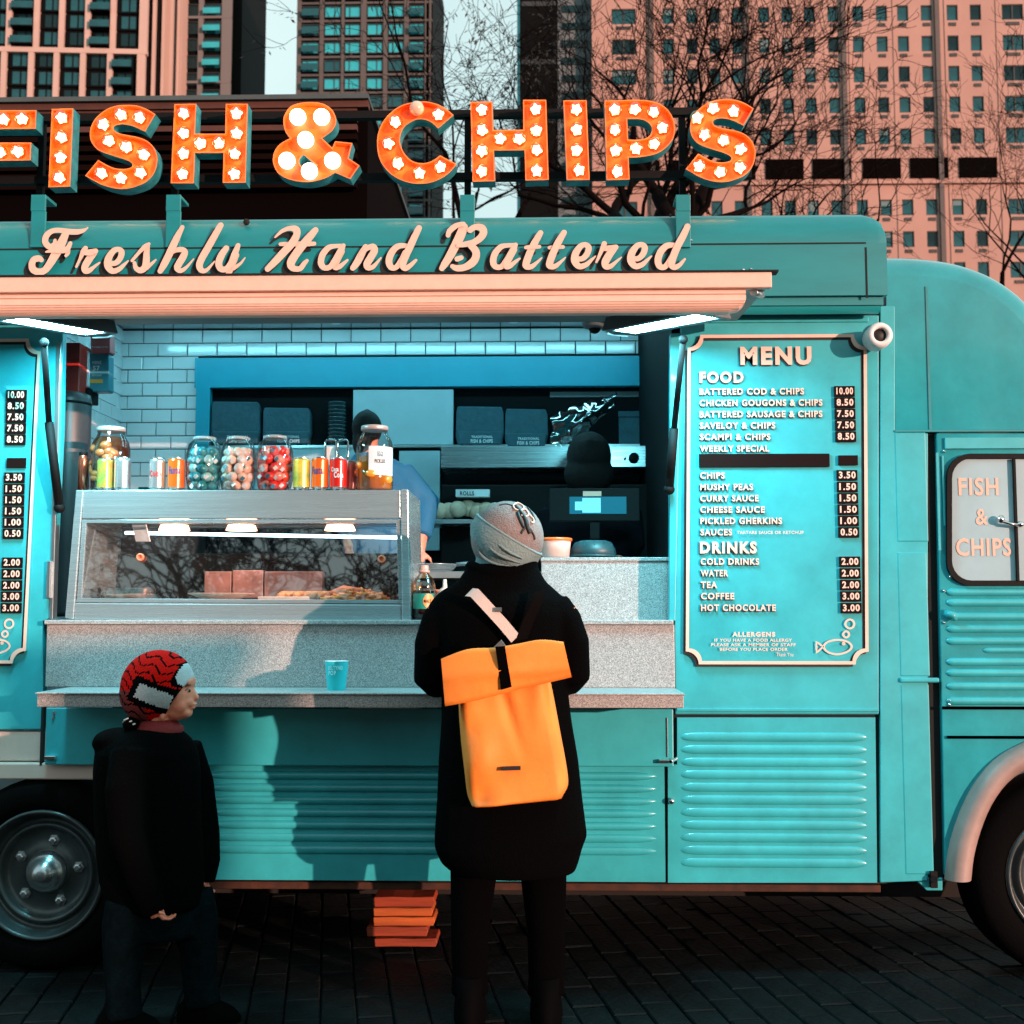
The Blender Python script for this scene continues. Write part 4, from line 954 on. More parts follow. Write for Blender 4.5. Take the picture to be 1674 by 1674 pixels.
# grey drum standing at the left end, copper flask
t = thing('steel_drum', 'tall dark grey cylinder standing inside the left edge of the hatch', 'drum', P(100, 1012, .35)); c = P(104, 1008, .38); hh = P(104, 643, .38).z-c.z
b = MB(); b.lathe([(.0, 0), (.082, .0), (.083, .02), (.083, hh-.03), (.078, hh-.008), (.06, hh), (0, hh+.004)], c, 32, 0); b.build('drum_body', mat("dark_grey_enamel", (.05, .045, .048), .4, .2, .2, 5), t)
b = MB(); b.lathe([(.0845, hh-.05), (.0855, hh-.045), (.0845, hh-.04)], c, 32, 0); b.build('rim_band', M['rubber'], t)
t = thing('copper_flask', 'slim copper coloured flask left of the pickled egg jar', 'flask', P(135, 801, .1)); c = P(135, 801, .1)
b = MB(); b.lathe([(0, 0), (.018, 0), (.018, .115), (.016, .128), (.014, .132), (0, .132)], c, 20); b.build('flask_body', mat("copper", (.45, .12, .07), .25, .8), t); b = MB(); b.lathe([(.0155, .128), (.0155, .142), (0, .143)], c, 20); b.build('flask_cap', M['rubber'], t)

# ================================================================== HEATED DISPLAY CABINET
CY = -.02
cab_ = thing('display_cabinet', 'stainless steel hot food display cabinet on the granite counter', 'display cabinet', P(390, 1013, .1))
def C(mb, nm, mt, bev=0, **k): return mb.build(nm, mt, cab_, bev, **k)
YT, YBm = .0, -.035
def quadbar(mb, pp, Y, dep, m=0): mb.pprism(pp, Y, dep, m)
b = MB(); quadbar(b, [(136, 801), (655, 801), (655, 847.5), (134, 848)], -.004, .44); C(b, 'top_fascia', M['steel'], .003)
b = MB(); quadbar(b, [(124, 801), (136, 801), (120, 1013), (106, 1010)], -.010, .44); C(b, 'left_post', M['steel'], .003)
b = MB(); quadbar(b, [(655.5, 800), (667, 800), (671, 1015), (657, 1015)], -.010, .44); C(b, 'right_post', M['steel'], .003)
b = MB(); quadbar(b, [(123, 986), (657, 988.5), (657, 1014), (121, 1013)], -.006, .44); C(b, 'base_fascia', M['steel'], .003)
b = MB()
for pp in ([(134, 849.5), (655, 849.5), (655, 855), (134, 855)], [(134, 855), (141, 855), (133, 978), (126, 978)], [(648, 855), (655, 855), (657, 980), (652, 980)], [(126, 978), (657, 981), (657, 986.5), (124, 984.5)]): quadbar(b, pp, -.002, .012)
C(b, 'glass_frame', M['steel'], .001)
b = MB(); b.face([P(a, c, y_) for a, c, y_ in ((140, 854, .05), (650, 854, .05), (653, 981, .003), (131, 979, .003))]); C(b, 'glass_pane', glass_mat("cabinet_glass", (.92, .96, .97), .22), fixn=False)
b = MB(); b.box(P(136, 900, .42).x, P(655, 900, .42).x, .40, .41, P(300, 1010, .4).z, P(300, 905, .4).z); C(b, 'rear_shutter', mat("smoked_shutter", (.010, .014, .016), .12, .0, spec=.6), .001)
b = MB(); b.box(P(128, 900, 0).x, P(655, 900, 0).x, .006, .42, P(300, 985, .01).z-.02, P(300, 985, .01).z+.002); C(b, 'food_deck', M['steel'])
b = MB(); b.tube([P(205, 871, .16), P(665, 879, .10)], .006, 10); C(b, 'light_tube', M['led2'])
b = MB(); b.pprism([(215, 856), (238, 856), (245, 885), (222, 885)], .12, .01); C(b, 'lamp_reflector', M['white'])
for x in (285, 395, 556):
    b = MB(); c = P(x, 862, .2); b.lathe([(.0, .022), (.05, .020), (.058, .0), (.045, .004), (0, .008)], (c.x, c.y, c.z-.012), 24); C(b, 'heat_lamp', mat("rosy_lamp_disc", (.6, .26, .2), .3, emis=(1, .34, .16), estr=16) if x == 285 else bpy.data.materials["rosy_lamp_disc"])
b = MB(); b.pbox(343, 880, 353, 938, .22, .008); C(b, 'glass_divider', M['glass'])
for x, y in ((230, 911), (624, 914)):
    b = MB(); b.lathe([(.014, 0), (.014, .01), (.008, .012), (.008, .004), (0, .004)], P(x, y, .02), 16, 0, True, 'y'); C(b, 'orange_knob', mat("orange_plastic", (.8, .2, .1), .4) if x == 230 else bpy.data.materials["orange_plastic"])
DZ = P(300, 985, .01).z+.003
M['dish'] = glass_mat("dish_glass", (1, .84, .76), .14); M['chipm'] = mat("fried_golden", (.80, .27, .05), .5, 0, .4, 40, .4, 80); M['tray'] = mat("cream_tray", (.72, .42, .32), .45)
t = thing('glass_dish', 'clear glass dish at the left end inside the display cabinet', 'dish', P(210, 980, .12))
c = P(208, 978, .14); c.z = DZ
b = MB(); b.loft([(c.x, c.y, DZ, .085, .06), (c.x, c.y, DZ+.05, .105, .075), (c.x, c.y, DZ+.053, .112, .082), (c.x, c.y, DZ+.048, .10, .07), (c.x, c.y, DZ+.006, .08, .056)], 28, 0, True, 3.5); b.build('dish_body', M['dish'], t)
b = MB(); b.loft([(c.x, c.y, DZ+.007, .078, .054), (c.x, c.y, DZ+.030, .092, .064)], 20, 0, True, 3.5); b.build('sauce', M['tray'], t)
t = thing('serving_plate', 'shallow pale serving bowl in the middle of the display cabinet', 'plate', P(355, 980, .15))
c = P(362, 978, .16); b = MB(); b.lathe([(.035, 0), (.05, .003), (.12, .030), (.124, .033), (.118, .031), (.05, .007), (0, .006)], (c.x, c.y, DZ), 32); b.build('plate_body', M['tray'], t)
t = thing('card_box', 'pale pink cardboard food box behind the bowl in the cabinet', 'box', P(430, 980, .28)); b = MB(); b.pbox(334, 934, 378, 978, .30, .05); b.pbox(380, 932, 430, 978, .295, .05); b.pbox(432, 934, 527, 978, .29, .05); b.build('box_body', mat('rosy_translucent_tray', (.30, .17, .15), .3, 0, .35, 14, coat=.5), t, .004)
t = thing('food_tray', 'low cream tray in the cabinet right of the bowl', 'tray', P(480, 980, .14)); c = P(470, 979, .12); b = MB(); b.box(c.x-.10, c.x+.09, .07, .2, DZ, DZ+.012); b.box(c.x-.10, c.x+.09, .07, .075, DZ+.012, DZ+.02); b.build('tray_body', M['tray'], t, .003)
t = thing('sausage_tray', 'row of browned battered sausages on the cabinet deck between the bowl and the chips', 'fried food', P(500, 980, .2)); b = MB()
for k in range(6):
    q = Vector((P(470, 979, .16).x+k*.03, .13+.01*(k % 2), DZ+.024)); b.tube([q+Vector((-.02, -.045, 0)), q+Vector((-.008, -.02, .004)), q+Vector((.008, .02, .004)), q+Vector((.02, .045, 0))], [.006, .013, .013, .006], 10)
b.build('sausages', M['chipm'], t, kind='stuff')
t = thing('fried_fish', 'golden battered fish and chips lying at the right of the cabinet', 'fried food', P(580, 980, .14)); c = P(582, 979, .12)
b = MB(); rr = random.Random(2)
for k in range(150):
    x = c.x+rr.uniform(-.115, .10); y = c.y+rr.uniform(-.05, .08); z = DZ+.006+rr.random()*.045*(1-abs(x-c.x)/.13); a = rr.uniform(0, 3.14); l = rr.uniform(.015, .03)
    b.tube([(x-l*math.cos(a), y-l*math.sin(a)*.5, z), (x+l*math.cos(a), y+l*math.sin(a)*.5, z+rr.uniform(-.006, .012))], .0055, 4)
b.build('chips', M['chipm'], t, kind='stuff')
b = MB(); b.tube([(c.x-.1, c.y+.02, DZ+.03), (c.x-.05, c.y+.02, DZ+.042), (c.x+.01, c.y+.02, DZ+.034), (c.x+.04, c.y+.02, DZ+.026)], [.01, .02, .018, .008], 12); b.build('battered_fillet', mat("batter", (.62, .20, .09), .5, 0, .4, 30, .5, 50), t)

# ================================================================== THINGS ON TOP OF THE CABINET
def topz(x, Y): return P(400, 801, -.004).z+.001
TZ = topz(0, 0)
GRP = 'drinks cans on top of the display cabinet'
def can(px, wpx, top, Y, cols, label, words=(), wcol=0, nm='drinks_can'):
    c = P(px, 780, Y); s = scale_at(Y); r = wpx/2/s; h = (P(px, top, Y).z-TZ)
    t = thing(nm, label, 'can', (c.x, Y, TZ), 0, GRP)
    b = MB(); b.lathe([(0, .002), (r*.72, 0), (r*.78, .003), (r, h*.08), (r, h*.90), (r*.93, h*.955), (r*.84, h*.98), (r*.84, h), (r*.79, h), (r*.78, h*.975), (0, h*.975)], (c.x, Y, TZ), 24, 0, True, 'z', [1, 1, 1, 0, 0, 1, 1, 1, 1, 1]); b.build('can_body', [cols, M['canmetal']], t)
    if words:
        b = MB()
        for s_, x0, x1, z0, z1, mm in words: add_text(b, s_, c.x+x0*r, c.x+x1*r, TZ+h*z0, TZ+h*z1, 0, mm, .04, (c.x, Y, r+.0008))
        b.build('can_print', [M['card'], M['redprint'], M['navyprint'], M['greenprint']], t, fixn=False)
    b = MB(); b.lathe([(.0, .0012), (.008, .0012), (.008, 0)], (c.x, Y-.004, TZ+h*.975), 10); b.build('ring_pull', M['canmetal'], t)
M['canmetal'] = mat("can_aluminium", (.62, .62, .62), .25, .95)
M['redprint'] = mat("red_print", (.55, .02, .02), .5); M['navyprint'] = mat("navy_print", (.03, .04, .16), .5); M['greenprint'] = mat("green_print", (.03, .28, .07), .5)
canr = mat("red_can", (.62, .015, .01), .28, .3, coat=.4); cano = mat("orange_can", (.85, .13, .01), .28, .3, coat=.4); cang = mat("green_orange_can", (.06, .30, .06), .28, .3, 1, 13, var2=(.75, .20, .02), coat=.4); cans = mat("silver_can", (.55, .55, .56), .25, .8, .08, 9); cany = mat("yellow_green_can", (.75, .42, .05), .3, .3, 1, 14, var2=(.12, .32, .05), coat=.4); canp = mat("pink_can", (.65, .18, .15), .3, .3, coat=.3)
can(172, 27, 750, .02, cang, 'green and orange drinks can in front of the pickled egg jar')
can(200, 27, 748, .02, cans, 'plain silver drinks can right of the green and orange one')
can(257, 27, 749, .02, cans, 'silver can with red script, standing left of a bright orange can', (("Coke", -.72, .72, .40, .60, 1),))
can(288, 28, 749, .02, cano, 'orange drinks can left of the jar of teal sweets', (("Fanta", -.7, .75, .48, .72, 2),))
can(493, 28, 749, .02, cany, 'yellow and green drinks can right of the jar of red sweets')
can(523, 28, 748, .02, cano, 'orange drinks can between the yellow and the red can', (("Fanta", -.9, .55, .46, .70, 2),))
can(553, 29, 749, .02, canr, 'red drinks can with white script in front of the wire rack', (("Coca", -.7, .2, .55, .70, 0), ("Cola", -.35, .75, .36, .55, 0)))
can(574, 22, 753, .09, canp, 'pinkish red can half hidden behind the red can and the big jar')

def sweet_jar(px, wpx, top, cols, label, nm='sweet_jar'):
    Y = .05; c = P(px, 780, Y); r = wpx/2/scale_at(Y); h = P(px, top, Y).z-TZ
    t = thing(nm, label, 'jar', (c.x, Y, TZ), 0, 'round jars of sweets on the display cabinet')
    b = MB(); b.lathe([(0, .001), (r*.72, 0), (r*.88, .004), (r*1.0, h*.22), (r*1.03, h*.5), (r*1.0, h*.70), (r*.86, h*.87), (r*.62, h*.945), (r*.60, h*.96)], (c.x, Y, TZ), 36); b.build('jar_glass', M['jar'], t, fixn=True)
    b = MB(); b.lathe([(r*.62, h*.945), (r*.66, h*.955), (r*.66, h*.995), (r*.60, h), (0, h*1.0)], (c.x, Y, TZ), 30); b.build('jar_lid', M['lidclear'], t)
    rr = random.Random(int(px)); placed = 0
    for k in range(40):
        lvl = k//8; z = TZ+.018+lvl*h*.155; a = k*.785+rr.random()*.3+lvl*.4; rad = r*.98*(.86 if lvl == 4 else .95 if lvl == 0 else 1)-.021; rad = rad if k % 8 else .0
        q = Vector((c.x+rad*math.cos(a), Y+rad*math.sin(a), z)); b = MB(); rot = Matrix.Rotation(rr.uniform(0, 3), 3, 'Y') @ Matrix.Rotation(rr.uniform(0, 3), 3, 'Z')
        b.ell(q, (.0215, .0205, .0175), 12, 8, 0, rot)
        n0 = Vector((rr.uniform(-.45, .45), -1, rr.uniform(-.4, .4))).normalized()
        u = n0.orthogonal().normalized(); v_ = n0.cross(u); b.face([q+n0*.0208+u*.008*i+v_*.0065*j for i, j in ((-1, -1), (1, -1), (1, 1), (-1, 1))], 1)
        b.build('wrapped_sweet', [cols[k % len(cols)], M['card'] if rr.random() < .7 else M['tealprint']], t)
M['lidclear'] = mat("clear_lid_plastic", (.6, .66, .66), .12, alpha=.35, coat=.6)
tA, tB = mat("teal_wrapper", (.02, .22, .25), .3, coat=.5), mat("pale_teal_wrapper", (.25, .5, .5), .3, coat=.5)
cA, cB = mat("cream_wrapper", (.75, .45, .34), .35, coat=.4), mat("pink_wrapper", (.72, .52, .46), .35, coat=.4)
rA, rB = mat("red_wrapper", (.72, .03, .025), .3, coat=.5), mat("coral_wrapper", (.8, .2, .15), .3, coat=.5)
sweet_jar(333, 58, 715, [tA, tA, tB], 'round jar of teal wrapped sweets')
sweet_jar(389, 58, 715, [cA, cB], 'round jar of cream wrapped sweets between the teal and the red jar')
sweet_jar(449, 60, 713, [rA, rA, rB], 'round jar of red wrapped sweets')

def pickle_jar(px, wpx, top, Y, liquid, items, level, label, papel=False):
    c = P(px, 780, Y); r = wpx/2/scale_at(Y); h = P(px, top, Y).z-TZ
    t = thing('pickle_jar', label, 'jar', (c.x, Y, TZ), 0, 'large pickle jars on the display cabinet')
    b = MB(); b.lathe([(0, .001), (r*.9, 0), (r, .008), (r, h*.66), (r*.94, h*.76), (r*.74, h*.86), (r*.68, h*.90), (r*.68, h*.94)], (c.x, Y, TZ), 36); b.build('jar_glass', M['jar'], t)
    b = MB(); b.lathe([(r*.70, h*.93), (r*.74, h*.935), (r*.74, h*.985), (r*.70, h), (0, h)], (c.x, Y, TZ), 32); b.build('jar_lid', M['lidm'], t)
    b = MB(); lv = h*level
    pr = [(0, .004), (r*.88, .004), (r*.96, .01)]
    pr += [(r*.96, min(lv, h*.66))]
    if lv > h*.66: pr += [(r*.90, h*.76), (r*.70, lv)]
    pr += [(0, lv)]
    b.lathe(pr, (c.x, Y, TZ), 32); b.build('liquid', liquid, t)
    rr = random.Random(9)
    for k in range(items[0]):
        a = rr.uniform(-2.9, -.2); z = TZ+.035+rr.random()*(lv-.06); rad = r*.72
        b = MB(); b.ell((c.x+rad*math.cos(a), Y+rad*math.sin(a), z), (.026, .026, .02), 12, 8); b.build('pickled_item', items[1], t)
    if papel:
        b = MB(); rows = []
        for z in (TZ+h*.22, TZ+h*.66): rows.append([(c.x+(r+.0012)*math.sin(a), Y-(r+.0012)*math.cos(a), z) for a in [R(-10+k*9) for k in range(11)]])
        b.grid(rows, 0, True, False)
        add_text(b, "PICKLED", c.x+r*.15, c.x+r*.75, TZ+h*.40, TZ+h*.46, 0, 1, .03, (c.x, Y, r+.002)); add_text(b, "EGGS", c.x+r*.3, c.x+r*.62, TZ+h*.5, TZ+h*.58, 0, 2, .03, (c.x, Y, r+.002))
        b.build('jar_label', [M['card'], M['tagblack'], M['tealprint']], t, fixn=False)
M['lidm'] = mat("pinkish_metal_lid", (.62, .48, .44), .3, .4)
amb = mat("amber_liquid", (.75, .22, .01), .08, alpha=.62, coat=.5); brn = mat("brown_liquid", (.12, .03, .01), .1, alpha=.7, coat=.5)
pickle_jar(180, 63, 699, .11, brn, (16, mat("brown_onions", (.38, .11, .03), .3, coat=.5)), .84, 'big jar of dark brown pickled onions at the left end of the cabinet top')
pickle_jar(612, 61, 697, .06, amb, (4, mat("orange_eggs", (.85, .30, .03), .35, coat=.4)), .52, 'tall jar half full of amber liquid with a white label', True)
t = thing('wire_rack', 'small chrome wire rack behind the red can', 'rack', P(551, 801, .14))
b = MB(); y = .14
for x0, x1 in ((532, 550), (553, 569)):
    b.tube([P(x0, 801, y), P(x0, 722, y), P(x0+3, 719, y), P(x1-3, 719, y), P(x1, 722, y), P(x1, 801, y)], .004, 6)
b.build('wires', M['chrome'], t)
b = MB(); b.pbox(534, 730, 548, 760, .145, .004); b.build('card_insert', M['card'], t)
t = thing('dark_label_strip', 'low black strip lying between the silver cans', 'strip', P(235, 801, .06)); b = MB(); b.pbox(226, 796, 242, 801, .06, .05); b.build('strip_body', M['rubber'], t, .001)

# ================================================================== COUNTER THINGS (right of cabinet)
LZ = P(700, 1013.5, -.045).z
t = thing('sauce_bottle', 'dark sauce bottle with a green and orange label beside the cabinet', 'bottle', P(693, 1011, .05)); c = P(693, 1008, .05); r = 19/scale_at(.05); h = P(693, 924, .05).z-LZ
b = MB(); b.lathe([(0, 0), (r*.9, 0), (r, .006), (r, h*.53)], (c.x, .05, LZ), 28, 0); b.lathe([(r, h*.53), (r, h*.62), (r*.8, h*.74), (r*.42, h*.84), (r*.36, h*.88)], (c.x, .05, LZ), 28, 1); b.build('bottle_body', [mat("dark_vinegar", (.02, .006, .004), .1, coat=.6), M['bulbglass']], t)
b = MB(); b.lathe([(r*.42, h*.86), (r*.5, h*.87), (r*.5, h*.90), (r*.38, h*.905), (r*.38, h*.985), (r*.33, h), (0, h)], (c.x, .05, LZ), 20); b.build('bottle_cap', mat("salmon_cap", (.62, .30, .24), .4), t)
b = MB(); rows = [[(c.x+(r+.001)*math.sin(a), .05-(r+.001)*math.cos(a), LZ+h*z) for a in [R(-60+k*12) for k in range(11)]] for z in (.20, .48)]; b.grid(rows, 0, True, False)
rows = [[(c.x+(r+.002)*math.sin(a), .05-(r+.002)*math.cos(a), LZ+h*(.34+z*math.sqrt(max(0, 1-((k-4)/4.2)**2)))) for k, a in enumerate([R(2+k*7) for k in range(9)])] for z in (-.13, .13)]; b.grid(rows, 1, True, False)
add_text(b, "MALT", c.x+r*.1, c.x+r*.75, LZ+h*.31, LZ+h*.37, 0, 2, .03, (c.x, .05, r+.003))
b.build('bottle_label', [mat("green_label", (.01, .22, .17), .4), mat("orange_label", (.80, .25, .07), .4), M['tagblack']], t, fixn=False)
t = thing('squeeze_bottle', 'small white squeeze bottle half hidden by the standing customer', 'bottle', P(727, 1005, .10)); c = P(727, 1005, .10); r = 14/scale_at(.1); h = P(727, 947, .1).z-LZ
b = MB(); b.lathe([(0, 0), (r, 0), (r, h*.62), (r*.6, h*.76), (r*.28, h*.80), (r*.2, h), (0, h)], (c.x, .10, LZ), 24); b.build('bottle_body', mat("rosy_white_plastic", (.72, .50, .44), .4), t)
t = thing('round_tin', 'orange tub behind the small white squeeze bottle', 'tub', P(715, 1005, .2)); c = P(718, 1005, .22); b = MB(); b.lathe([(0, 0), (.055, 0), (.06, .11), (.062, .112), (.055, .112), (0, .108)], (c.x, .22, LZ), 26); b.build('tub_body', mat("orange_tub_plastic", (.72, .24, .12), .4), t)
t = thing('frying_pan', 'shallow steel pan behind the sauce bottle', 'pan', P(705, 945, .35)); c = P(705, 944, .42); b = MB(); b.lathe([(0, 0), (.08, 0), (.105, .03), (.108, .031), (.10, .028), (.078, .005), (0, .005)], (c.x, .42, P(700, 934, .32).z), 28); b.tube([(c.x+.10, .42, P(700, 934, .32).z+.03), (c.x+.16, .40, P(700, 934, .32).z+.035), (c.x+.22, .38, P(700, 934, .32).z+.02)], .008, 8); b.build('pan_body', M['steel'], t)
t = thing('plastic_tub', 'white tub with an orange rim on the granite upstand', 'tub', P(908, 911, .17)); c = P(908, 911, .17)
b = MB(); b.lathe([(0, 0), (.052, 0), (.058, .058), (.058, .062)], (c.x, .17, c.z), 28, 0); b.lathe([(.060, .060), (.063, .062), (.063, .070), (.056, .072), (.054, .064)], (c.x, .17, c.z), 28, 1); b.build('tub_body', [mat("peach_white_plastic", (.75, .52, .46), .4), mat("orange_rim_plastic", (.85, .14, .02), .4)], t)
b = MB(); b.lathe([(0, 0), (.05, 0), (.056, .07), (0, .071)], (c.x-.045, .21, c.z), 24, 0); b.build('inner_tub', bpy.data.materials["orange_rim_plastic"], t)
t = thing('dark_bowl_stack', 'dark teal upturned bowls on the granite upstand', 'bowls', P(970, 911, .2)); c = P(970, 911, .22); b = MB()
b.lathe([(.088, 0), (.084, .03), (.07, .055), (.05, .062), (0, .064)], (c.x, .22, c.z), 24)
b.lathe([(.089, .0), (.091, .004), (.088, .008)], (c.x, .22, c.z), 24)
for k in range(5):
    a = -2.6+k*.52; b.tube([(c.x+.089*math.cos(a), .22+.089*math.sin(a), c.z+.002), (c.x+.072*math.cos(a), .22+.072*math.sin(a), c.z+.056)], .002, 5)
b.build('bowl', mat("dark_teal_plastic", (.012, .05, .06), .45), t)
t = thing('order_tablet', 'black order screen glowing cyan above the upstand', 'screen', P(970, 860, .5)); b = MB(); b.pbox(898, 798, 1046, 852, .55, .03); b.build('casing', M['rubber'], t, .004)
b = MB(); b.pbox(931, 812, 1024, 840, .547, .004); b.build('screen', mat("cyan_screen", (.01, .05, .06), .2, emis=(.02, .45, .75), estr=.22), t); b = MB(); b.pbox(952, 814, 982, 838, .5455, .002); b.pbox(940, 820, 952, 834, .5455, .002); b.build('screen_glow', mat("cyan_screen_text", (.02, .1, .12), .2, emis=(.15, .75, 1), estr=1.0), t)
b = MB(); b.pbox(953, 803, 983, 811, .546, .003); b.build('sticker', mat("peach_sticker", (.72, .38, .28), .5), t); b = MB(); b.pbox(965, 852, 980, 880, .56, .02); b.build('stand', M['rubber'], t)
# bread bags
t = thing('bread_bag', 'clear bag of bread rolls on the shelf behind the customer', 'bread bag', P(780, 849, 1.05)); b = MB(); c = P(780, 849, 1.12); s = scale_at(1.12)
rr = random.Random(4)
for k in range(9): b.ell((c.x-.17+k*.042, 1.12+rr.uniform(-.03, .03), c.z+.045+rr.uniform(-.01, .012)-(0 if k < 7 else .012)), (.042, .04, .038), 12, 8)
b.build('bread_rolls', mat("bread_crust", (.62, .42, .30), .6, 0, .35, 14, .2, 30), t)
b = MB(); b.pbox(745, 800, 800, 812, 1.08, .06); text_px(b, "ROLLS", 752, 803, 775, 810, 1.078, 1, .02); b.build('bag_print', [M['card'], M['tagblack']], t, fixn=False)
# dome camera under the hatch, bullet camera on the wall, cup
t = thing('dome_camera', 'small dome security camera on the ceiling edge near the right strip lamp', 'camera', P(972, 535, .05)); c = P(972, 530, .05)
b = MB(); b.lathe([(.0, .02), (.045, .02), (.048, .0), (.040, -.012), (.022, -.018)], c, 24); b.build('housing', M['grey'], t); b = MB(); b.ell(c+Vector((0, -.002, -.016)), (.022, .022, .020)); b.build('dome', M['rubber'], t)
t = thing('bullet_camera', 'white round security camera on the wall right of the menu board', 'camera', P(1438, 548, 0)); c = P(1434, 550, -.0)
b = MB(); b.lathe([(.0, .0), (.045, .0), (.045, .012), (.040, .018)], c, 32, 0, True, 'y'); b.build('wall_plate', M['white'], t)
c2 = P(1437, 549, -.10); b = MB(); b.lathe([(.030, -.09), (.044, -.06), (.0465, -.01), (.045, .014), (.036, .024), (.025, .022), (.023, .008)], c2, 32, 0, True, 'y', caps=False); b.build('housing', M['white'], t)
c3 = P(1439, 548, -.10); b = MB(); b.lathe([(.024, .006), (.023, .010), (0, .010)], c2, 28, 0, True, 'y'); b.build('lens', M['black'], t)
t = thing('paper_cup', 'small turquoise paper cup standing on the stone shelf', 'cup', P(550, 1128, -.18)); c = P(550, 1127, -.18); c.z = zs; hh = P(550, 1080, -.18).z-zs; r0, r1 = 14.5/scale_at(-.18), 19/scale_at(-.18)
M['cup'] = mat("bright_turquoise_card", (.01, .50, .56), .45); 
b = MB(); b.lathe([(0, .002), (r0, .0), (r0*1.02, .004), (r1, hh*.97), (r1*1.04, hh*.985), (r1, hh), (r1*.97, hh*.98), (r0*.95, .01), (0, .01)], c, 32, 0, True, 'z', [0, 0, 0, 1, 1, 1, 1, 1]); b.build('cup_body', [M['cup'], M['white']], t)
b = MB(); rr_ = (r0+r1)/2*1.06; add_text(b, "BELTYNE/", c.x-r1*.62, c.x+r1*.72, c.z+hh*.70, c.z+hh*.84, 0, 0, .03, (c.x, c.y, r1*.975)); add_text(b, "POP", c.x-r1*.6, c.x+r1*.1, c.z+hh*.52, c.z+hh*.68, 0, 0, .04, (c.x, c.y, r1*.955)); b.build('cup_print', mat("pale_turquoise_print", (.35, .85, .88), .5), t, fixn=False)

# planks under the truck
M['wood'] = mat("orange_wood", (.40, .085, .012), .65, 0, .45, 8, .3, 40, stretch=(.3, 1, 4)); M['wood2'] = mat("red_brown_wood", (.26, .035, .008), .65, 0, .4, 8, .3, 40, stretch=(.3, 1, 4))
wl = ['top plank of the small wood stack under the truck', 'second plank from the top of the wood stack', 'middle plank of the wood stack with a split right end', 'fourth plank, jutting out left from the wood stack', 'bottom reddish plank of the wood stack on the paving']
for k, (x0, y0, x1, y1, mm, yy) in enumerate(((611, 1466, 709, 1483, 'wood2', .02), (610, 1484, 706, 1498, 'wood', .0), (610, 1499, 709, 1514, 'wood', .005), (599, 1515, 698, 1531, 'wood2', -.012), (612, 1534, 713, 1548, 'wood2', .01))):
    Y = .22+yy; c = P((x0+x1)/2, y1, Y); t = thing('wood_plank', wl[k], 'plank', c, 0, 'planks stacked under the truck'); b = MB(); b.pprism([(x0, y0+1), (x0+30, y0), (x0+62, y0+1.2), (x1, y0), (x1+2, (y0+y1)/2), (x1-1, y1), (x0+40, y1-.6), (x0+1, y1)], Y, .14); b.build('board', M[mm], t, .003)

# ================================================================== PEOPLE
M['skin'] = mat("warm_skin", (.74, .24, .15), .5, 0, .1, 9, .08, 90)
M['hair'] = mat("black_hair", (.004, .002, .002), .6, bump=.8, bscale=90, stretch=(6, 6, .5), spec=.2)
def hand(mb, w_, fwd, pn, L=.17, curl=.5, side=1):
    """palm with four bent fingers of unequal length and a thumb from the side of the palm; w_ wrist, fwd towards finger tips, pn palm normal"""
    w_, f, n = Vector(w_), Vector(fwd).normalized(), Vector(pn).normalized(); s = f.cross(n).normalized()*side; n = s.cross(f).normalized()*side
    k = L/.18
    mb.tube([w_-f*.02*k, w_+f*.02*k, w_+f*.06*k, w_+f*.09*k], [(.022*k, .017*k), (.032*k, .016*k), (.040*k, .015*k), (.037*k, .012*k)] if abs(s.z) < .5 else [(.017*k, .022*k), (.016*k, .032*k), (.015*k, .040*k), (.012*k, .037*k)], 12)
    for i, (o_, l_) in enumerate(((.029, .070), (.010, .080), (-.010, .074), (-.029, .058))):
        p = w_+f*.082*k+s*o_*k; d_ = f.copy(); pts = [p]
        for j, q in enumerate((.45, .32, .23)):
            a = curl*(.5+j*.55)*.9; dd = (f*math.cos(a)+n*math.sin(a)); p = p+dd*l_*q*k; pts.append(p)
        mb.tube(pts, [.0088*k, .0084*k, .0076*k, .006*k], 8)
    p = w_+f*.025*k+s*.030*k; pts = [p, p+(f*.5+s*.75+n*.25).normalized()*.035*k, p+(f*.75+s*.6+n*.45).normalized()*.064*k]; mb.tube(pts, [.012*k, .010*k, .007*k], 8)

def hit(px, py, c, r):
    """front hit of the pixel ray with an axis-aligned ellipsoid, else None"""
    d = (P(px, py, 0)-CAM).normalized(); o = CAM-c
    A_ = sum((d[i]/r[i])**2 for i in range(3)); B_ = 2*sum(o[i]*d[i]/r[i]**2 for i in range(3)); C_ = sum((o[i]/r[i])**2 for i in range(3))-1
    q = B_*B_-4*A_*C_
    if q < 0: return None
    return CAM+d*((-B_-math.sqrt(q))/(2*A_))

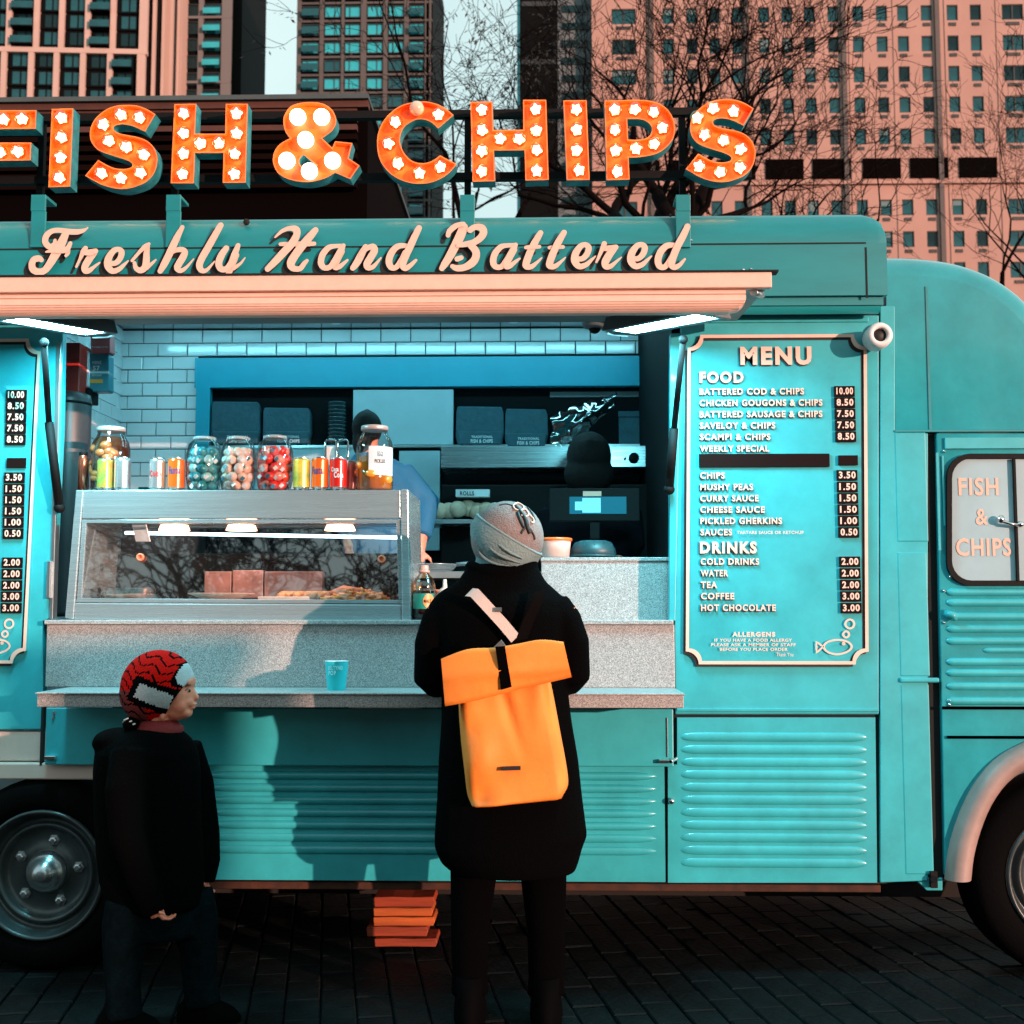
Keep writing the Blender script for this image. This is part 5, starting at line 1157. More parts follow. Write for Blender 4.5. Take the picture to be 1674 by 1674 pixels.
# ---- customer with the orange backpack
YW = -.50; sw = scale_at(YW)
wm = thing('person', 'customer seen from behind in long black coat and pale beanie, leaning on the counter', 'person', (P(832, 1640, YW).x, YW, 0))
def rg_(l, r, py, ry, Y=YW): a = P((l+r)/2, py, Y); return (a.x, Y, a.z, (r-l)/2/scale_at(Y), ry)
hc = P(828, 880, YW); hc.y = YW+.02
b = MB()
b.loft([rg_(770, 900, 1200, .10), rg_(760, 905, 1120, .10), rg_(740, 905, 1010, .10), rg_(760, 890, 975, .08), rg_(800, 850, 955, .05), rg_(802, 852, 925, .05)], 16)
b.ell(hc, (.085, .10, .118)); 
lx, rx_ = P(768, 1600, YW).x, P(893, 1600, YW).x
for x, xt in ((lx, P(790, 1300, YW).x), (rx_, P(875, 1300, YW).x)):
    b.tube([(xt, YW, P(800, 1190, YW).z), (xt, YW, .72), (x, YW+.01, .46), (x, YW, .10), (x, YW, .06)], [.085, .078, .055, .038, .04], 12)
    b.tube([(x, YW+.03, .05), (x, YW-.08, .03)] if False else [(x, YW-.02, .05), (x, YW+.12, .04)], [.04, .035], 10)
SH = [(P(722, 995, YW), P(703, 1110, YW), -1), (P(918, 995, YW), P(938, 1105, YW), 1)]
for sh_, el, sg in SH:
    wr = Vector((el.x-sg*.13, YW+.27, zs+.045)); b.tube([sh_, el, wr], [.05, .038, .026], 12)
    hand(b, wr, (-sg*.5, .8, -.1), (0, .1, -1), .17, .35, sg)
b.build('body', M['skin'], wm, fuse=.007, smooth_it=2)
b = MB()
b.loft([rg_(772, 892, 1250, .11), rg_(768, 896, 1330, .11), rg_(745, 920, 1390, .10)], 16)
for x, xt, l in ((lx, P(775, 1400, YW).x, 0), (rx_, P(888, 1400, YW).x, 0)):
    b.tube([(xt, YW, P(800, 1290, YW).z), (xt, YW, P(800, 1420, YW).z), (x, YW-.005, .28), (x, YW, .14), (x, YW, .09)], [(.085, .09), (.068, .075), (.055, .06), (.052, .056), (.056, .06)], 16)
b.build('trousers', M['trouser'], wm, fuse=.009)
for x in (lx, rx_):
    b = MB(); b.loft([(x, YW+.04, .002, .05, .135), (x, YW+.04, .022, .052, .14), (x, YW+.03, .05, .050, .125), (x, YW+.0, .08, .046, .075), (x, YW-.01, .15, .046, .055)], 20); b.build('shoe', M['shoe'], wm)
b = MB()
b.loft([rg_(740, 938, 1424, .15), rg_(722, 944, 1408, .165), rg_(712, 950, 1385, .17), rg_(712, 958, 1365, .165), rg_(716, 950, 1300, .155), rg_(718, 944, 1240, .15), rg_(722, 934, 1180, .145), rg_(722, 926, 1110, .14), rg_(714, 926, 1050, .14), rg_(705, 930, 1005, .135), rg_(704, 928, 983, .12), rg_(718, 912, 968, .10), rg_(748, 892, 950, .09), rg_(758, 884, 935, .085), rg_(766, 878, 924, .08), rg_(780, 866, 922, .07)], 28)
for sh_, el, sg in SH:
    wr = Vector((el.x-sg*.12, YW+.25, zs+.05)); top = sh_+Vector((-sg*.03, 0, .01))
    b.tube([top, sh_+Vector((sg*.006, 0, -.04)), (sh_+el)/2+Vector((sg*.012, 0, 0)), el, el+Vector((-sg*.012, .06, -.012)), wr], [.058, .060, .057, .053, .053, .038], 16)
ct_ = b.build('coat', M['coat'], wm, fuse=.008, smooth_it=5)
b = MB(); rows = []
for (l, r, py, ry) in ((764, 876, 940, .088), (760, 880, 930, .092), (766, 878, 922, .088), (776, 868, 924, .074)):
    q = rg_(l, r, py, ry); rows.append([(q[0]+q[3]*math.cos(a), q[1]+q[4]*math.sin(a), q[2]+.012*math.cos(a*2)) for a in [k*math.pi/12 for k in range(24)]])
b.grid(rows, 0, True, True, False, False); b.build('collar', M['coat'], wm)
# beanie with slouch brim
M['beanie'] = mat("pinkish_grey_knit", (.21, .17, .165), .95, 0, .15, 60, .6, 200); M['brim'] = mat("pale_grey_jersey", (.16, .24, .25), .9, 0, .18, 12, .5, 140)  # brim grey is tinted cyan for the lamp light falling on it
hr = (.117, .122, .118); hcb = P(829, 879, YW); hcb.y = YW+.01
b = MB(); b.ell(hcb, hr, 40, 24); hat = b.build('beanie', M['beanie'], wm)
nx = Vector((.53, -.10, .847)).normalized()
b = MB(); e1 = nx.cross(Vector((0, 1, 0))).normalized(); e2 = nx.cross(e1).normalized(); rows = []
prof = [(.006, .1165), (.010, .1215), (.0, .1235), (-.03, .124), (-.06, .116), (-.08, .102), (-.10, .085), (-.12, .078), (-.15, .078)]
for h_, r_ in prof:
    base = hcb+nx*(h_+.005)+Vector((.0, 0, 0)) + Vector((.03, 0, -.01))*max(0, (-h_-.03)/.1)
    row = []
    for k in range(40):
        a = 2*math.pi*k/40; fold = 1+.018*math.sin(5*a+h_*60)*min(1, max(0, -h_*14)); row.append(base+(e1*math.cos(a)+e2*math.sin(a))*r_*fold)
    rows.append(row)
b.grid(rows, 0, True, True, False, False); hood = b.build('slouch_brim', M['brim'], wm)
b = MB(); ring = [hcb+nx*.012+(e1*math.cos(2*math.pi*k/40)+e2*math.sin(2*math.pi*k/40))*.1205 for k in range(41)]; b.tube(ring, .0045, 8, caps=False); b.build('rolled_edge', M['brim'], wm)
def onhat(pp, c, r, w0, mt, nm, par, per=5, lift=.002):
    q = [hit(a, c_, c, r) for a, c_ in smooth(pp, per)]; q = [v for v in q if v]
    if len(q) < 3: return
    b = MB(); b.tube(q, w0, 8); b.build(nm, mt, par)
r2 = tuple(x+.0005 for x in hr)
for pp, w0 in (([(816, 826), (828, 824), (842, 828)], .0022), ([(842, 828), (850, 836), (858, 848), (862, 862), (866, 872)], .0075), ([(846, 838), (850, 850), (856, 862)], .006), ([(858, 862), (854, 868), (852, 872)], .004), ([(866, 864), (872, 874), (874, 882)], .004), ([(862, 830), (870, 840), (874, 850)], .004)):
    onhat(pp, hcb, r2, w0, M['black'], 'hat_print', hat)
for pp in ([(839, 826), (846, 822), (856, 828), (852, 834), (842, 832), (839, 826)], [(850, 836), (858, 832), (864, 840), (860, 844), (852, 842)], [(866, 842), (872, 848), (872, 854), (868, 853)]):
    onhat(pp, hcb, tuple(x+.003 for x in hr), .0026, M['cream'], 'hat_print', hat)
b = MB()
for pp in ([(781, 895), (786, 906), (797, 916), (812, 922), (832, 925)], [(798, 893), (812, 905), (832, 914), (852, 921)], [(812, 888), (832, 902), (856, 914)]):
    q = [v for v in (hit(a, c_, hcb+Vector((.006, 0, -.02)), (.117, .124, .115)) for a, c_ in smooth(pp, 4)) if v]
    b.tube(q, [.001+.004*math.sin(math.pi*k/(len(q)-1)) for k in range(len(q))], 8)
b.build('jersey_folds', M['brim'], wm)

# ---- orange roll-top backpack (held: its own thing)
YP = -.765
bp_ = thing('backpack', 'orange roll-top backpack with black strap worn on the back of the customer', 'backpack', P(835, 1327, YP))
M['orange'] = mat("orange_canvas", (.86, .245, .028), .66, 0, .12, 7, .25, 22)
Ls = smooth([(752, 1112), (746, 1150), (749, 1209), (755, 1264), (760, 1305), (766, 1322)], 5); Rs = smooth([(898, 1105), (907, 1150), (918, 1209), (927, 1258), (930, 1290), (922, 1308)], 5)
n = min(len(Ls), len(Rs)); rows = []
for i in range(n):
    t = i/(n-1); a, c = Ls[i], Rs[i]; row = []
    l = P(a[0], a[1], YP); r = P(c[0], c[1]+(0 if t < .9 else 0), YP)
    row.append(Vector((l.x+.012, -.60, l.z)))
    for k in range(25):
        u = k/24; q = l.lerp(r, u); e = min(1, min(u, 1-u)/.10); bulge = math.sqrt(max(0, 1-(1-e)**2))
        end = math.sqrt(max(0, 1-(max(0, t-.93)/.07)**2))
        wr_ = .010*math.sin(9*u+5*t)*math.exp(-((u-.18)/.18)**2)*math.sin(8*t+1)*2 - .016*math.exp(-(((u-.52)-(t-.25)*.35)/.05)**2)*math.exp(-((t-.22)/.2)**2)+.006*math.sin(14*t+3*u)+ .012*math.exp(-(((u-.80)+(t-.3)*.3)/.08)**2)*math.exp(-((t-.15)/.18)**2)
        y = -.66 + (-.105-.02*t)*bulge*(.55+.45*end) - wr_*bulge
        row.append(Vector((q.x, y, q.z)))
    row.append(Vector((r.x-.012, -.60, r.z))); rows.append(row)
last = rows[-1]; rows.append([Vector((v.x*.96+.04*last[12].x, -.66 if 0 < k < 26 else -.60, v.z-.012)) for k, v in enumerate(last)]); rows.append([Vector((v.x, -.60, v.z+.004)) for v in rows[-1]])
b = MB(); b.grid(rows, 0, True, False); bag_ = b.build('pack_body', M['orange'], bp_)
top = smooth([(721, 1077), (764, 1061.5), (807, 1059), (844, 1053), (884, 1046), (921, 1049.5)], 5); bot = smooth([(727.5, 1154.5), (775, 1146), (822, 1134), (852, 1126), (880, 1120), (934.5, 1107)], 5)
n = min(len(top), len(bot)); rows = []
for k in range(-2, 13):
    row = []
    for i in range(n):
        t = max(0, min(1, k/10)); a, c = top[i], bot[i]; u = i/(n-1)
        sx = (3*math.sin(math.pi*t)*(1 if u > .5 else -1)*abs(u-.5)*0)
        px, py = a[0]+(c[0]-a[0])*t+sx, a[1]+(c[1]-a[1])*t
        Yf = YP-.022-.010*math.sin(math.pi*t)-.009*math.exp(-((t-.5-.35*(u-.3))/.10)**2)+.006*math.sin(7*u+3*t)
        q = P(px, py, Yf)
        if k < 0: q = P(px, py+ (1.5 if k == -2 else 0), Yf); q.y = Yf+(.05 if k == -2 else .02)
        if k > 10: q.y = Yf+(.02 if k == 11 else .055)
        row.append(q)
    rows.append(row)
b = MB(); b.grid(rows, 0, True, False); b.face([r_[0] for r_ in rows]); b.face([r_[-1] for r_ in rows]); fl_ = b.build('roll_top', M['orange'], bp_)
b = MB(); rows = [[P(a, c, YP-.040) for a, c in q] for q in (((809.5, 1057), (825.5, 1056)), ((813, 1080), (829, 1079)), ((816, 1104), (833, 1101)), ((819, 1128), (836.5, 1123)))]; rows = [[Vector((v.x, v.y-.006*math.sin(math.pi*(i)/3), v.z)) for v in r_] for i, r_ in enumerate(rows)]
b.grid(rows, 0, True, False); rows2 = [[v+Vector((0, .004, 0)) for v in r_] for r_ in rows]; b.grid(rows2, 0, True, False); b.build('closure_strap', M['coat'], bp_)
b = MB(); b.pprism([(819, 1254), (851, 1253), (851, 1259), (819, 1260)], -.795, .03); b.build('logo_patch', M['black'], bp_)
b = MB(); pp = [P(766, 968, -.645), P(775, 969, -.66), P(790, 985, -.665), P(822, 1020, -.665), P(842, 1044, -.67)]
rows = [];
for i, v in enumerate(pp): rows.append([v+Vector((-.011, 0, -.012)), v+Vector((.013, 0, .012))])
b.grid(rows, 0, True, False); b.build('shoulder_strap', mat("pale_webbing", (.58, .50, .47), .7, bump=.2, bscale=200), bp_, label='pale webbing shoulder strap')
b = MB(); b.pbox(808, 993, 820, 1000, -.672, .008); b.build('strap_buckle', M['steel2'], bp_)
b = MB(); pp = [P(884, 966, -.645), P(876, 990, -.668), P(862, 1020, -.67), P(852, 1046, -.67)]; rows = [[v+Vector((-.018, 0, -.003)), v+Vector((.018, 0, .003))] for v in pp]; b.grid(rows, 0, True, False); b.build('shoulder_strap', mat("charcoal_webbing", (.003, .002, .002), .9, spec=.05), bp_)
b = MB(); b.pprism([(806, 1059), (819, 1046), (828, 1058)], YP-.01, .03); b.build('haul_loop', M['steel2'], bp_)

# ---- boy in profile
YK = -.56; sk = scale_at(YK)
boy = thing('person', 'small boy in profile wearing a red and black patterned knit hat and black hooded jacket', 'person', (P(250, 1660, YK).x, YK, 0))
def kp(px, py, dy=0): v = P(px, py, YK); v.y = YK+dy; return v
def rk(l, r, py, ry, dy=0): a = P((l+r)/2, py, YK); return (a.x, YK+dy, a.z, (r-l)/2/sk, ry)
b = MB()
b.ell(kp(262, 1122), (.098, .072, .105), 24, 16); b.ell(kp(289, 1135), (.056, .056, .075), 20, 14)
b.ell(kp(303, 1164), (.023, .030, .020), 14, 10); b.ell(kp(296, 1150, -.025), (.030, .026, .032), 14, 10); b.ell(kp(288, 1160), (.045, .044, .034), 14, 10); b.ell(kp(312, 1115), (.013, .040, .020), 12, 8)
b.ell(kp(321.5, 1140.5), (.0085, .0095, .0075), 12, 8); b.tube([kp(313, 1124), kp(317, 1132), kp(321, 1139)], [.007, .008, .0085], 10)
b.ell(kp(316, 1150.5), (.011, .018, .0055), 12, 8); b.ell(kp(314.5, 1156.5), (.010, .016, .005), 12, 8); b.ell(kp(309, 1146), (.018, .038, .022), 12, 8)
b.ell(kp(273, 1168, -.045), (.010, .012, .018), 10, 8)
b.tube([kp(262, 1160), kp(250, 1215)], [.046, .05], 14)
b.loft([rk(215, 290, 1500, .07), rk(200, 300, 1400, .09), rk(190, 300, 1300, .09), rk(195, 300, 1230, .10), rk(220, 280, 1205, .06)], 16)
for dx, dy in ((214, -.06), (318, .05)):
    b.tube([kp(240+(dx-240)*.5, 1480, dy), kp(dx, 1560, dy), kp(dx+2, 1640, dy)], [.045, .04, .032], 12)
b.tube([kp(232, 1235, -.13), kp(236, 1340, -.16), kp(283, 1478, -.15)], [.04, .034, .022], 12); b.tube([kp(285, 1235, .11), kp(308, 1380, .12), kp(316, 1452, .11)], [.04, .034, .022], 12)
hand(b, kp(276, 1462, -.15), (.6, .1, -.7), (.6, .2, .6), .10, 1.4, 1); hand(b, kp(320, 1440, .11), (.1, 0, -1), (1, -.2, .2), .09, 1.3, 1)
b.build('body', M['skin'], boy, fuse=.0042, smooth_it=2)
b = MB()
ey = hit(313, 1128, kp(289, 1135), (.060, .058, .075)) or kp(313, 1128, -.03)
ec = kp(312.6, 1128.5, -.028)
b.ell(ec, (.0065, .006, .0045), 12, 8, 0); b.ell(ec+Vector((.0032, -.002, 0)), (.0042, .0045, .0042), 10, 8, 1); b.build('eye', [M['card'], M['black']], boy)
b = MB(); b.tube([kp(309, 1122, -.042), kp(313, 1118.5, -.040), kp(316.5, 1119, -.032)], [.0012, .0022, .0014], 6); b.tube([kp(308.5, 1127.5, -.040), kp(312, 1124.5, -.037), kp(315.5, 1127, -.030)], [.0008, .0014, .0008], 6); b.build('eyebrow', mat("brown_brow", (.06, .02, .012), .8), boy)
b = MB(); b.tube([kp(310.5, 1154, -.022), kp(314, 1153.8, -.018), kp(317.5, 1153.4, -.01)], [.0006, .0013, .0008], 6); b.build('mouth', mat("dark_lip", (.32, .07, .06), .5), boy)
# hat: deformed ellipsoid cut by the slanting face edge; knit colours by face
M['hatred'] = mat("red_knit", (.60, .005, .003), .95, bump=.6, bscale=220, spec=.05); M['hatdark'] = mat("dark_red_knit", (.16, .006, .006), .9, bump=.5, bscale=160); M['hatblack'] = mat("black_knit", (.002, .002, .002), 1, bump=.5, bscale=160, spec=.03); M['hatgrey'] = mat("grey_knit", (.40, .46, .48), .85, bump=.4, bscale=160)
hk = kp(258, 1121); HR = (.1155, .098, .111)
Pa, Pb = kp(325, 1096), kp(268, 1181); ed = (Pb-Pa).normalized(); en = Vector((-ed.z, 0, ed.x)); en = en if en.x > 0 else -en
rows = []; NN, KK = 96, 64; rot = Matrix.Rotation(R(-24), 3, 'Y')
for i in range(KK+1):
    t = math.pi*i/KK; row = []
    for j in range(NN):
        a = 2*math.pi*j/NN; v = rot @ Vector((HR[0]*math.sin(t)*math.cos(a), HR[1]*math.sin(t)*math.sin(a), HR[2]*math.cos(t)))
        lo = max(0, -v.z/.11); v.x -= .012*lo; v *= 1+.06*lo*(1 if v.x < 0 else 0)
        p = hk+v; dd = (p-Pa).dot(en)
        if dd > 0: p -= en*dd; p = p+(hk+Vector((.02, 0, 0))-p)*min(.5, dd*6)
        row.append(p)
    rows.append(row)
b = MB(); b.grid(rows, 0, True, True)
for fi, f in enumerate(b.f):
    c = sum((Vector(b.v[k]) for k in f), Vector())/4; q = c-hk; u = (q.x*.92-q.z*.38); v_ = (q.z*.92+q.x*.38); sy = abs(q.y)
    m = 0
    lon = math.atan2(q.y, q.x); 
    st_ = (v_*1.0+.02*math.sin(u*30))
    if abs(((v_+.008*math.sin(u*90)+.5) % .026)-.013) < .0028: m = 2
    if q.z < -.012 and q.x < -.01: m = 3 if m == 0 else 2
    # plain broad black band with a pale grey slanted panel on each side
    du, dv = (u-.022)/.068, (v_+.020)/.052
    if sy > .02 and u > -.052 and abs(v_+.020) < .042: m = 2
    if sy > .02 and u > -.030 and abs(v_+.020) < .024 and u < .075: m = 1
    if u > .050 and v_ > .030 and sy < .08: m = 2
    if u > .056 and v_ > .040 and sy < .07: m = 1
    b.m[fi] = m
b.build('knit_hat', [M['hatred'], M['hatgrey'], M['hatblack'], M['hatdark']], boy)
b = MB(); q0 = [kp(268+57*t, 1181-85*t, 0) for t in (0, 1)]
b.loft([rk(212, 296, 1204, .085), rk(222, 300, 1190, .075), rk(228, 290, 1180, .062), rk(234, 284, 1176, .055)], 20); b.build('red_collar', M['hatdark'], boy)
b = MB(); b.ell(kp(222, 1182, -.03), (.028, .045, .024), 14, 10); b.build('hood_lining', M['jacket'], boy)
b = MB()
for k in range(3): b.tube([kp(210+k*5, 1179+k*4, -.050), kp(215+k*5.5, 1174+k*4, -.064), kp(222+k*5.5, 1171+k*4.4, -.070)], [.0024, .0028, .0022], 8)
b.build('hood_stripes', M['card'], boy)
b = MB()
b.loft([rk(188, 312, 1492, .105), rk(176, 326, 1478, .125), rk(166, 332, 1440, .135), rk(160, 330, 1390, .14), rk(157, 326, 1320, .14), rk(155, 326, 1260, .145), rk(158, 322, 1228, .14), rk(172, 312, 1208, .12), rk(196, 298, 1196, .10), rk(212, 284, 1190, .08)], 28)
b.ell(kp(196, 1208), (.078, .095, .036), 18, 12); b.ell(kp(172, 1214), (.036, .07, .03), 14, 10)
b.tube([kp(232, 1222, -.11), kp(230, 1280, -.155), kp(238, 1350, -.175), kp(262, 1425, -.165), kp(280, 1472, -.155)], [.056, .055, .05, .042, .034], 16)
b.tube([kp(286, 1225, .10), kp(302, 1290, .13), kp(316, 1378, .13), kp(320, 1420, .12), kp(318, 1455, .11)], [.055, .055, .048, .044, .034], 16)
b.build('hooded_jacket', M['jacket'], boy, fuse=.007, smooth_it=4)
b = MB(); b.loft([rk(190, 318, 1470, .11), rk(190, 320, 1500, .11), rk(196, 320, 1530, .10)], 20)
for x0, x1, x2, dy in ((226, 212, 214, -.06), (300, 318, 326, .05)):
    b.tube([kp(x0, 1465, dy), kp((x0+x1)/2, 1510, dy), kp(x1, 1560, dy), kp(x1, 1610, dy), kp(x2, 1652, dy)], [(.068, .078), (.068, .078), (.056, .06), (.050, .052), (.052, .056)], 16)
b.build('jeans', M['jeans'], boy, fuse=.008)
for x, dy in ((222, -.06), (334, .05)):
    q = kp(x, 1660, dy); b = MB(); b.loft([(q.x, q.y, .002, .10, .038), (q.x, q.y, .02, .102, .04), (q.x-.01, q.y, .045, .088, .038), (q.x-.03, q.y, .07, .05, .036), (q.x-.03, q.y, .09, .046, .036)], 20); b.build('shoe', M['shoe'], boy)

# ---- kitchen staff
M['blue'] = mat("blue_chef_cloth", (.006, .10, .20), .75, 0, .2, 8, .3, 40)
M['darkcloth'] = mat("dark_work_cloth", (.003, .004, .006), .95, spec=.08)
def staff(Y, label, hx, hy, hr_, torso, cloth, hairpts, arms):
    t = thing('person', label, 'person', (P(hx, 1000, Y).x, Y, .45)); s = scale_at(Y)
    def q(px, py, dy=0): v = P(px, py, Y); v.y = Y+dy; return v
    b = MB(); b.ell(q(hx, hy), (hr_/s, hr_/s*1.15, hr_*1.3/s), 20, 14); b.tube([q(hx, hy+hr_), q(torso[0][0], torso[0][1]+10)], [.05, .055], 12)
    b.loft([(q(a, c).x, Y, q(a, c).z, w_*.85/s, d*.85) for a, c, w_, d in torso][::-1], 16)
    for pa in arms:
        pts = [q(*z) for z in pa]; b.tube(pts, [.05, .042, .03][:len(pts)], 12); hand(b, pts[-1], (pts[-1]-pts[-2]), (0, 0, -1), .17, .5, 1)
    b.box(q(torso[-1][0], torso[-1][1]).x-.15, q(torso[-1][0], torso[-1][1]).x+.15, Y-.08, Y+.08, .45, q(torso[-1][0], torso[-1][1]).z+.05)
    b.build('body', M['skin'], t, fuse=.009)
    b = MB(); b.loft([(q(a, c).x, Y, q(a, c).z, w_/s, d) for a, c, w_, d in torso][::-1], 24)
    for pa in arms:
        pts = [q(*z) for z in pa]; e = pts[-1]-(pts[-1]-pts[-2]).normalized()*.06; b.tube([pts[0]]+pts[1:-1]+[e], [.075, .068, .05][:len(pts)], 14)
    b.build('jacket', cloth, t, fuse=.01, smooth_it=4)
    b = MB()
    for (a, c, rx, rz, ry) in hairpts: b.ell(q(a, c), (rx/s, ry, rz/s), 18, 12)
    b.build('hair', M['hair'], t, fuse=.008)
staff(.85, 'cook in a blue jacket bending down behind the big amber jar', 600, 712, 20, [(605, 742, 25, .07), (615, 760, 48, .12), (622, 800, 66, .15), (626, 850, 70, .16), (630, 930, 66, .16), (632, 1000, 66, .15)], M['blue'], [(600, 700, 25, 30, .10), (594, 724, 18, 26, .09), (600, 676, 5, 9, .02)],
      [[(650, 775), (695, 825), (688, 900, -.1)], [(590, 775), (570, 830), (580, 900, -.1)]])
staff(.95, 'dark haired staff member in black at the back of the kitchen', 963, 752, 26, [(963, 800, 40, .08), (963, 820, 70, .12), (963, 870, 80, .14), (963, 1000, 80, .14)], M['darkcloth'], [(963, 745, 37, 40, .13), (963, 775, 42, 34, .12)], [[(905, 835), (900, 890), (930, 930, -.2)], [(1022, 835), (1030, 890), (1000, 930, -.2)]])
bpy.data.materials.get("black_hair")

# ================================================================== BACKGROUND
M['pink'] = mat("pinkish_stone", (.37, .215, .18), .85, 0, .10, .12, 0)
M['pink2'] = mat("pale_concrete_frame", (.44, .30, .26), .8, 0, .08, .1)
M['dgrey'] = mat("dark_grey_cladding", (.018, .021, .023), .6, 0, .2, .2)
M['greyc'] = mat("grey_mullion", (.075, .062, .06), .7, 0, .1, .2)
M['bglass'] = mat("teal_window_glass", (.006, .065, .08), .12, .0, .5, .25, coat=.1)
M['bglass2'] = mat("bright_window_glass", (.02, .36, .42), .12, .1, .3, .3, coat=.6)  # bright teal base colour carries the sky reflected in the panes
M['dglass'] = mat("dark_window_glass", (.004, .02, .024), .15, 0, .5, .4, spec=.3)
M['black2'] = mat("charcoal_tower", (.0012, .0014, .0016), .8, spec=.1)
M['blind'] = mat('grey_green_blind', (.10, .17, .18), .8)
M['louvre'] = mat("dark_louvre", (.0018, .0010, .0010), .9, spec=.03)
BYD = 143.0
tw_ = thing('office_block', 'large pink stone office block with rows of small windows on the right', 'building', (P(1350, 400, BYD).x, BYD, 0))
sB = scale_at(BYD); u1 = 1/sB
def F(px, py): return P(px, py, BYD)
x0, x1 = F(968, 200).x, F(1900, 200).x; zt_ = F(1300, -120).z
rr = random.Random(11)
cols = []
for gx in (1215.5-155*0,): pass
xs = [1094, 1133, 1170.5, 1208.5, 1252, 1290, 1327, 1366, 1407, 1446, 1481, 1520, 1562.6, 1601]
ys = [-27, 23, 73, 122.5, 172.5, 224, 340, 392, 443]
b = MB(); b.box(x0, x1, BYD+.35, BYD+22, 0, zt_); b.build('facade_core', M['dgrey'], tw_)
# stone skin as piers and spandrels around real window openings
hw, hh_ = 9.3*u1, 13.5*u1
def zc(py): return P(1350, py, BYD).z
def xc_(px): return P(px, 224, BYD).x
XS = [xc_(a) for a in xs]; wide = [(xc_(1021), 2.2), (xc_(1662), 1.9)]; ZS = [zc(a) for a in ys]
b = MB(); edges = sorted([(x-hw, x+hw) for x in XS]+[(x-hw*k, x+hw*k) for x, k in wide]); cur = x0
for a, c in edges: b.box(cur, a, BYD, BYD+.35, 0, zt_); cur = c
b.box(cur, x1, BYD, BYD+.35, 0, zt_); b.build('stone_piers', M['pink'], tw_)
b = MB(); zz2 = sorted([(z-hh_, z+hh_) for z in ZS]); cur = 0
vb = []
for a, c in zz2: vb.append((cur, a)); cur = c
vb.append((cur, zt_))
for z0_, z1_ in vb: b.box(x0+.01, x1-.01, BYD+.006, BYD+.35, z0_, z1_)
b.build('stone_spandrels', M['pink'], tw_, kind='stuff')
wm_ = {}
def window(x, z, k):
    key = (k,)
    if key not in wm_:
        q = MB(); w_ = hw*k; q.box(-w_, w_, .22, .26, -hh_, hh_, 0)
        for a, c in ((-w_, -w_+.11), (w_-.11, w_)): q.box(a, c, .12, .22, -hh_, hh_, 1)
        q.box(-w_+.11, w_-.11, .12, .22, hh_-.12, hh_, 1); q.box(-w_+.11, w_-.11, .12, .22, -hh_, -hh_+.12, 1)
        if k > 1.5: q.box(-.08, .08, .10, .22, -hh_+.12, hh_-.12, 1)
        me = q.mesh('window'); me.materials.append(M['bglass']); me.materials.append(M['dgrey']); me2 = q.mesh('window'); me2.materials.append(M['dglass']); me2.materials.append(M['dgrey'])
        me3s = []
        for bl in (.35, .7):
            q3 = MB(); q3.v, q3.f, q3.m, q3.s = list(q.v), list(q.f), list(q.m), list(q.s); q3.box(-w_+.12, w_-.12, .205, .215, hh_-.12-(2*hh_-.24)*bl, hh_-.12, 2); mm_ = q3.mesh('window'); [mm_.materials.append(x) for x in (M['bglass'], M['dgrey'], M['blind'])]; me3s.append(mm_)
        q = MB(); q.box(-w_*.62, w_*.62, -.12, .01, -.20, .20); ac = q.mesh('vent_box'); ac.materials.append(M['dgrey']); wm_[key] = (me, me2, ac, me3s)
    me, me2, ac, me3s = wm_[key]; pick = rr.random()
    o = bpy.data.objects.new('window', me if pick < .62 else me2 if pick < .86 else me3s[int(pick*100) % 2]); COL.objects.link(o); o.location = (x, BYD, z); attach(o, tw_)
    a = bpy.data.objects.new('vent_box', ac); COL.objects.link(a); a.location = (0, 0, -hh_-.52); a.parent = o
for z in ZS:
    for x in XS: window(x, z, 1)
    for x, k in wide: window(x, z, k)
b = MB()
for px in (1066, 1223, 1382, 1536): b.box(xc_(px)-.28, xc_(px)+.28, BYD-.42, BYD-.002, 0, zt_)
b.build('downpipe_pier', M['greyc'], tw_)
b = MB()
for px in (1150.5, 1235, 1313, 1393, 1466, 1551, 1636): b.box(xc_(px)-.16, xc_(px)+.16, BYD-.10, BYD-.002, 0, zt_)
b.box(x0, x1, BYD-.5, BYD-.11, zc(303), zc(298)); b.build('stone_ribs', M['pink'], tw_)
for px in (1047, 1125, 1203, 1281.5, 1358, 1440, 1517, 1597):
    b = MB(); w_ = xc_(px+31)-xc_(px); b.box(xc_(px)-w_, xc_(px)+w_, BYD-.16, BYD-.005, zc(293), zc(260)); b.build('louvre_panel', M['louvre'], tw_)
# side return, its shade put into the grey stone colour
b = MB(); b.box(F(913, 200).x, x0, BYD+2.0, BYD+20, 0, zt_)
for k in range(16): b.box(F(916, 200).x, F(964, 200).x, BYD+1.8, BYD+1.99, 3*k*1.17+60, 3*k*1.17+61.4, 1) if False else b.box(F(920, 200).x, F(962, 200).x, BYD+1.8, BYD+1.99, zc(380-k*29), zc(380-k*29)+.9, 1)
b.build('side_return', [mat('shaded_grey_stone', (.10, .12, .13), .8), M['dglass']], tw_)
# black tower
DT = 120
dk = thing('dark_tower', 'plain black tower between the glass tower and the pink office block', 'tower', (P(880, 300, DT).x, DT, 0))
b = MB(); b.box(P(850, 200, DT).x, P(912, 200, DT).x, DT, DT+12, 0, P(880, -150, DT).z); b.build('cladding', M['black2'], dk)
b = MB(); b.box(P(845, 200, DT).x, P(849.6, 200, DT).x, DT+1, DT+8, 0, P(880, -150, DT).z); b.build('glass_edge', M['bglass2'], dk)
for k in range(5):
    b = MB(); z = P(880, 10+k*95, DT).z; b.box(P(853, 200, DT).x, P(909, 200, DT).x, DT-.06, DT-.002, z, z+.5); b.build('joint_band', M['dgrey'], dk)

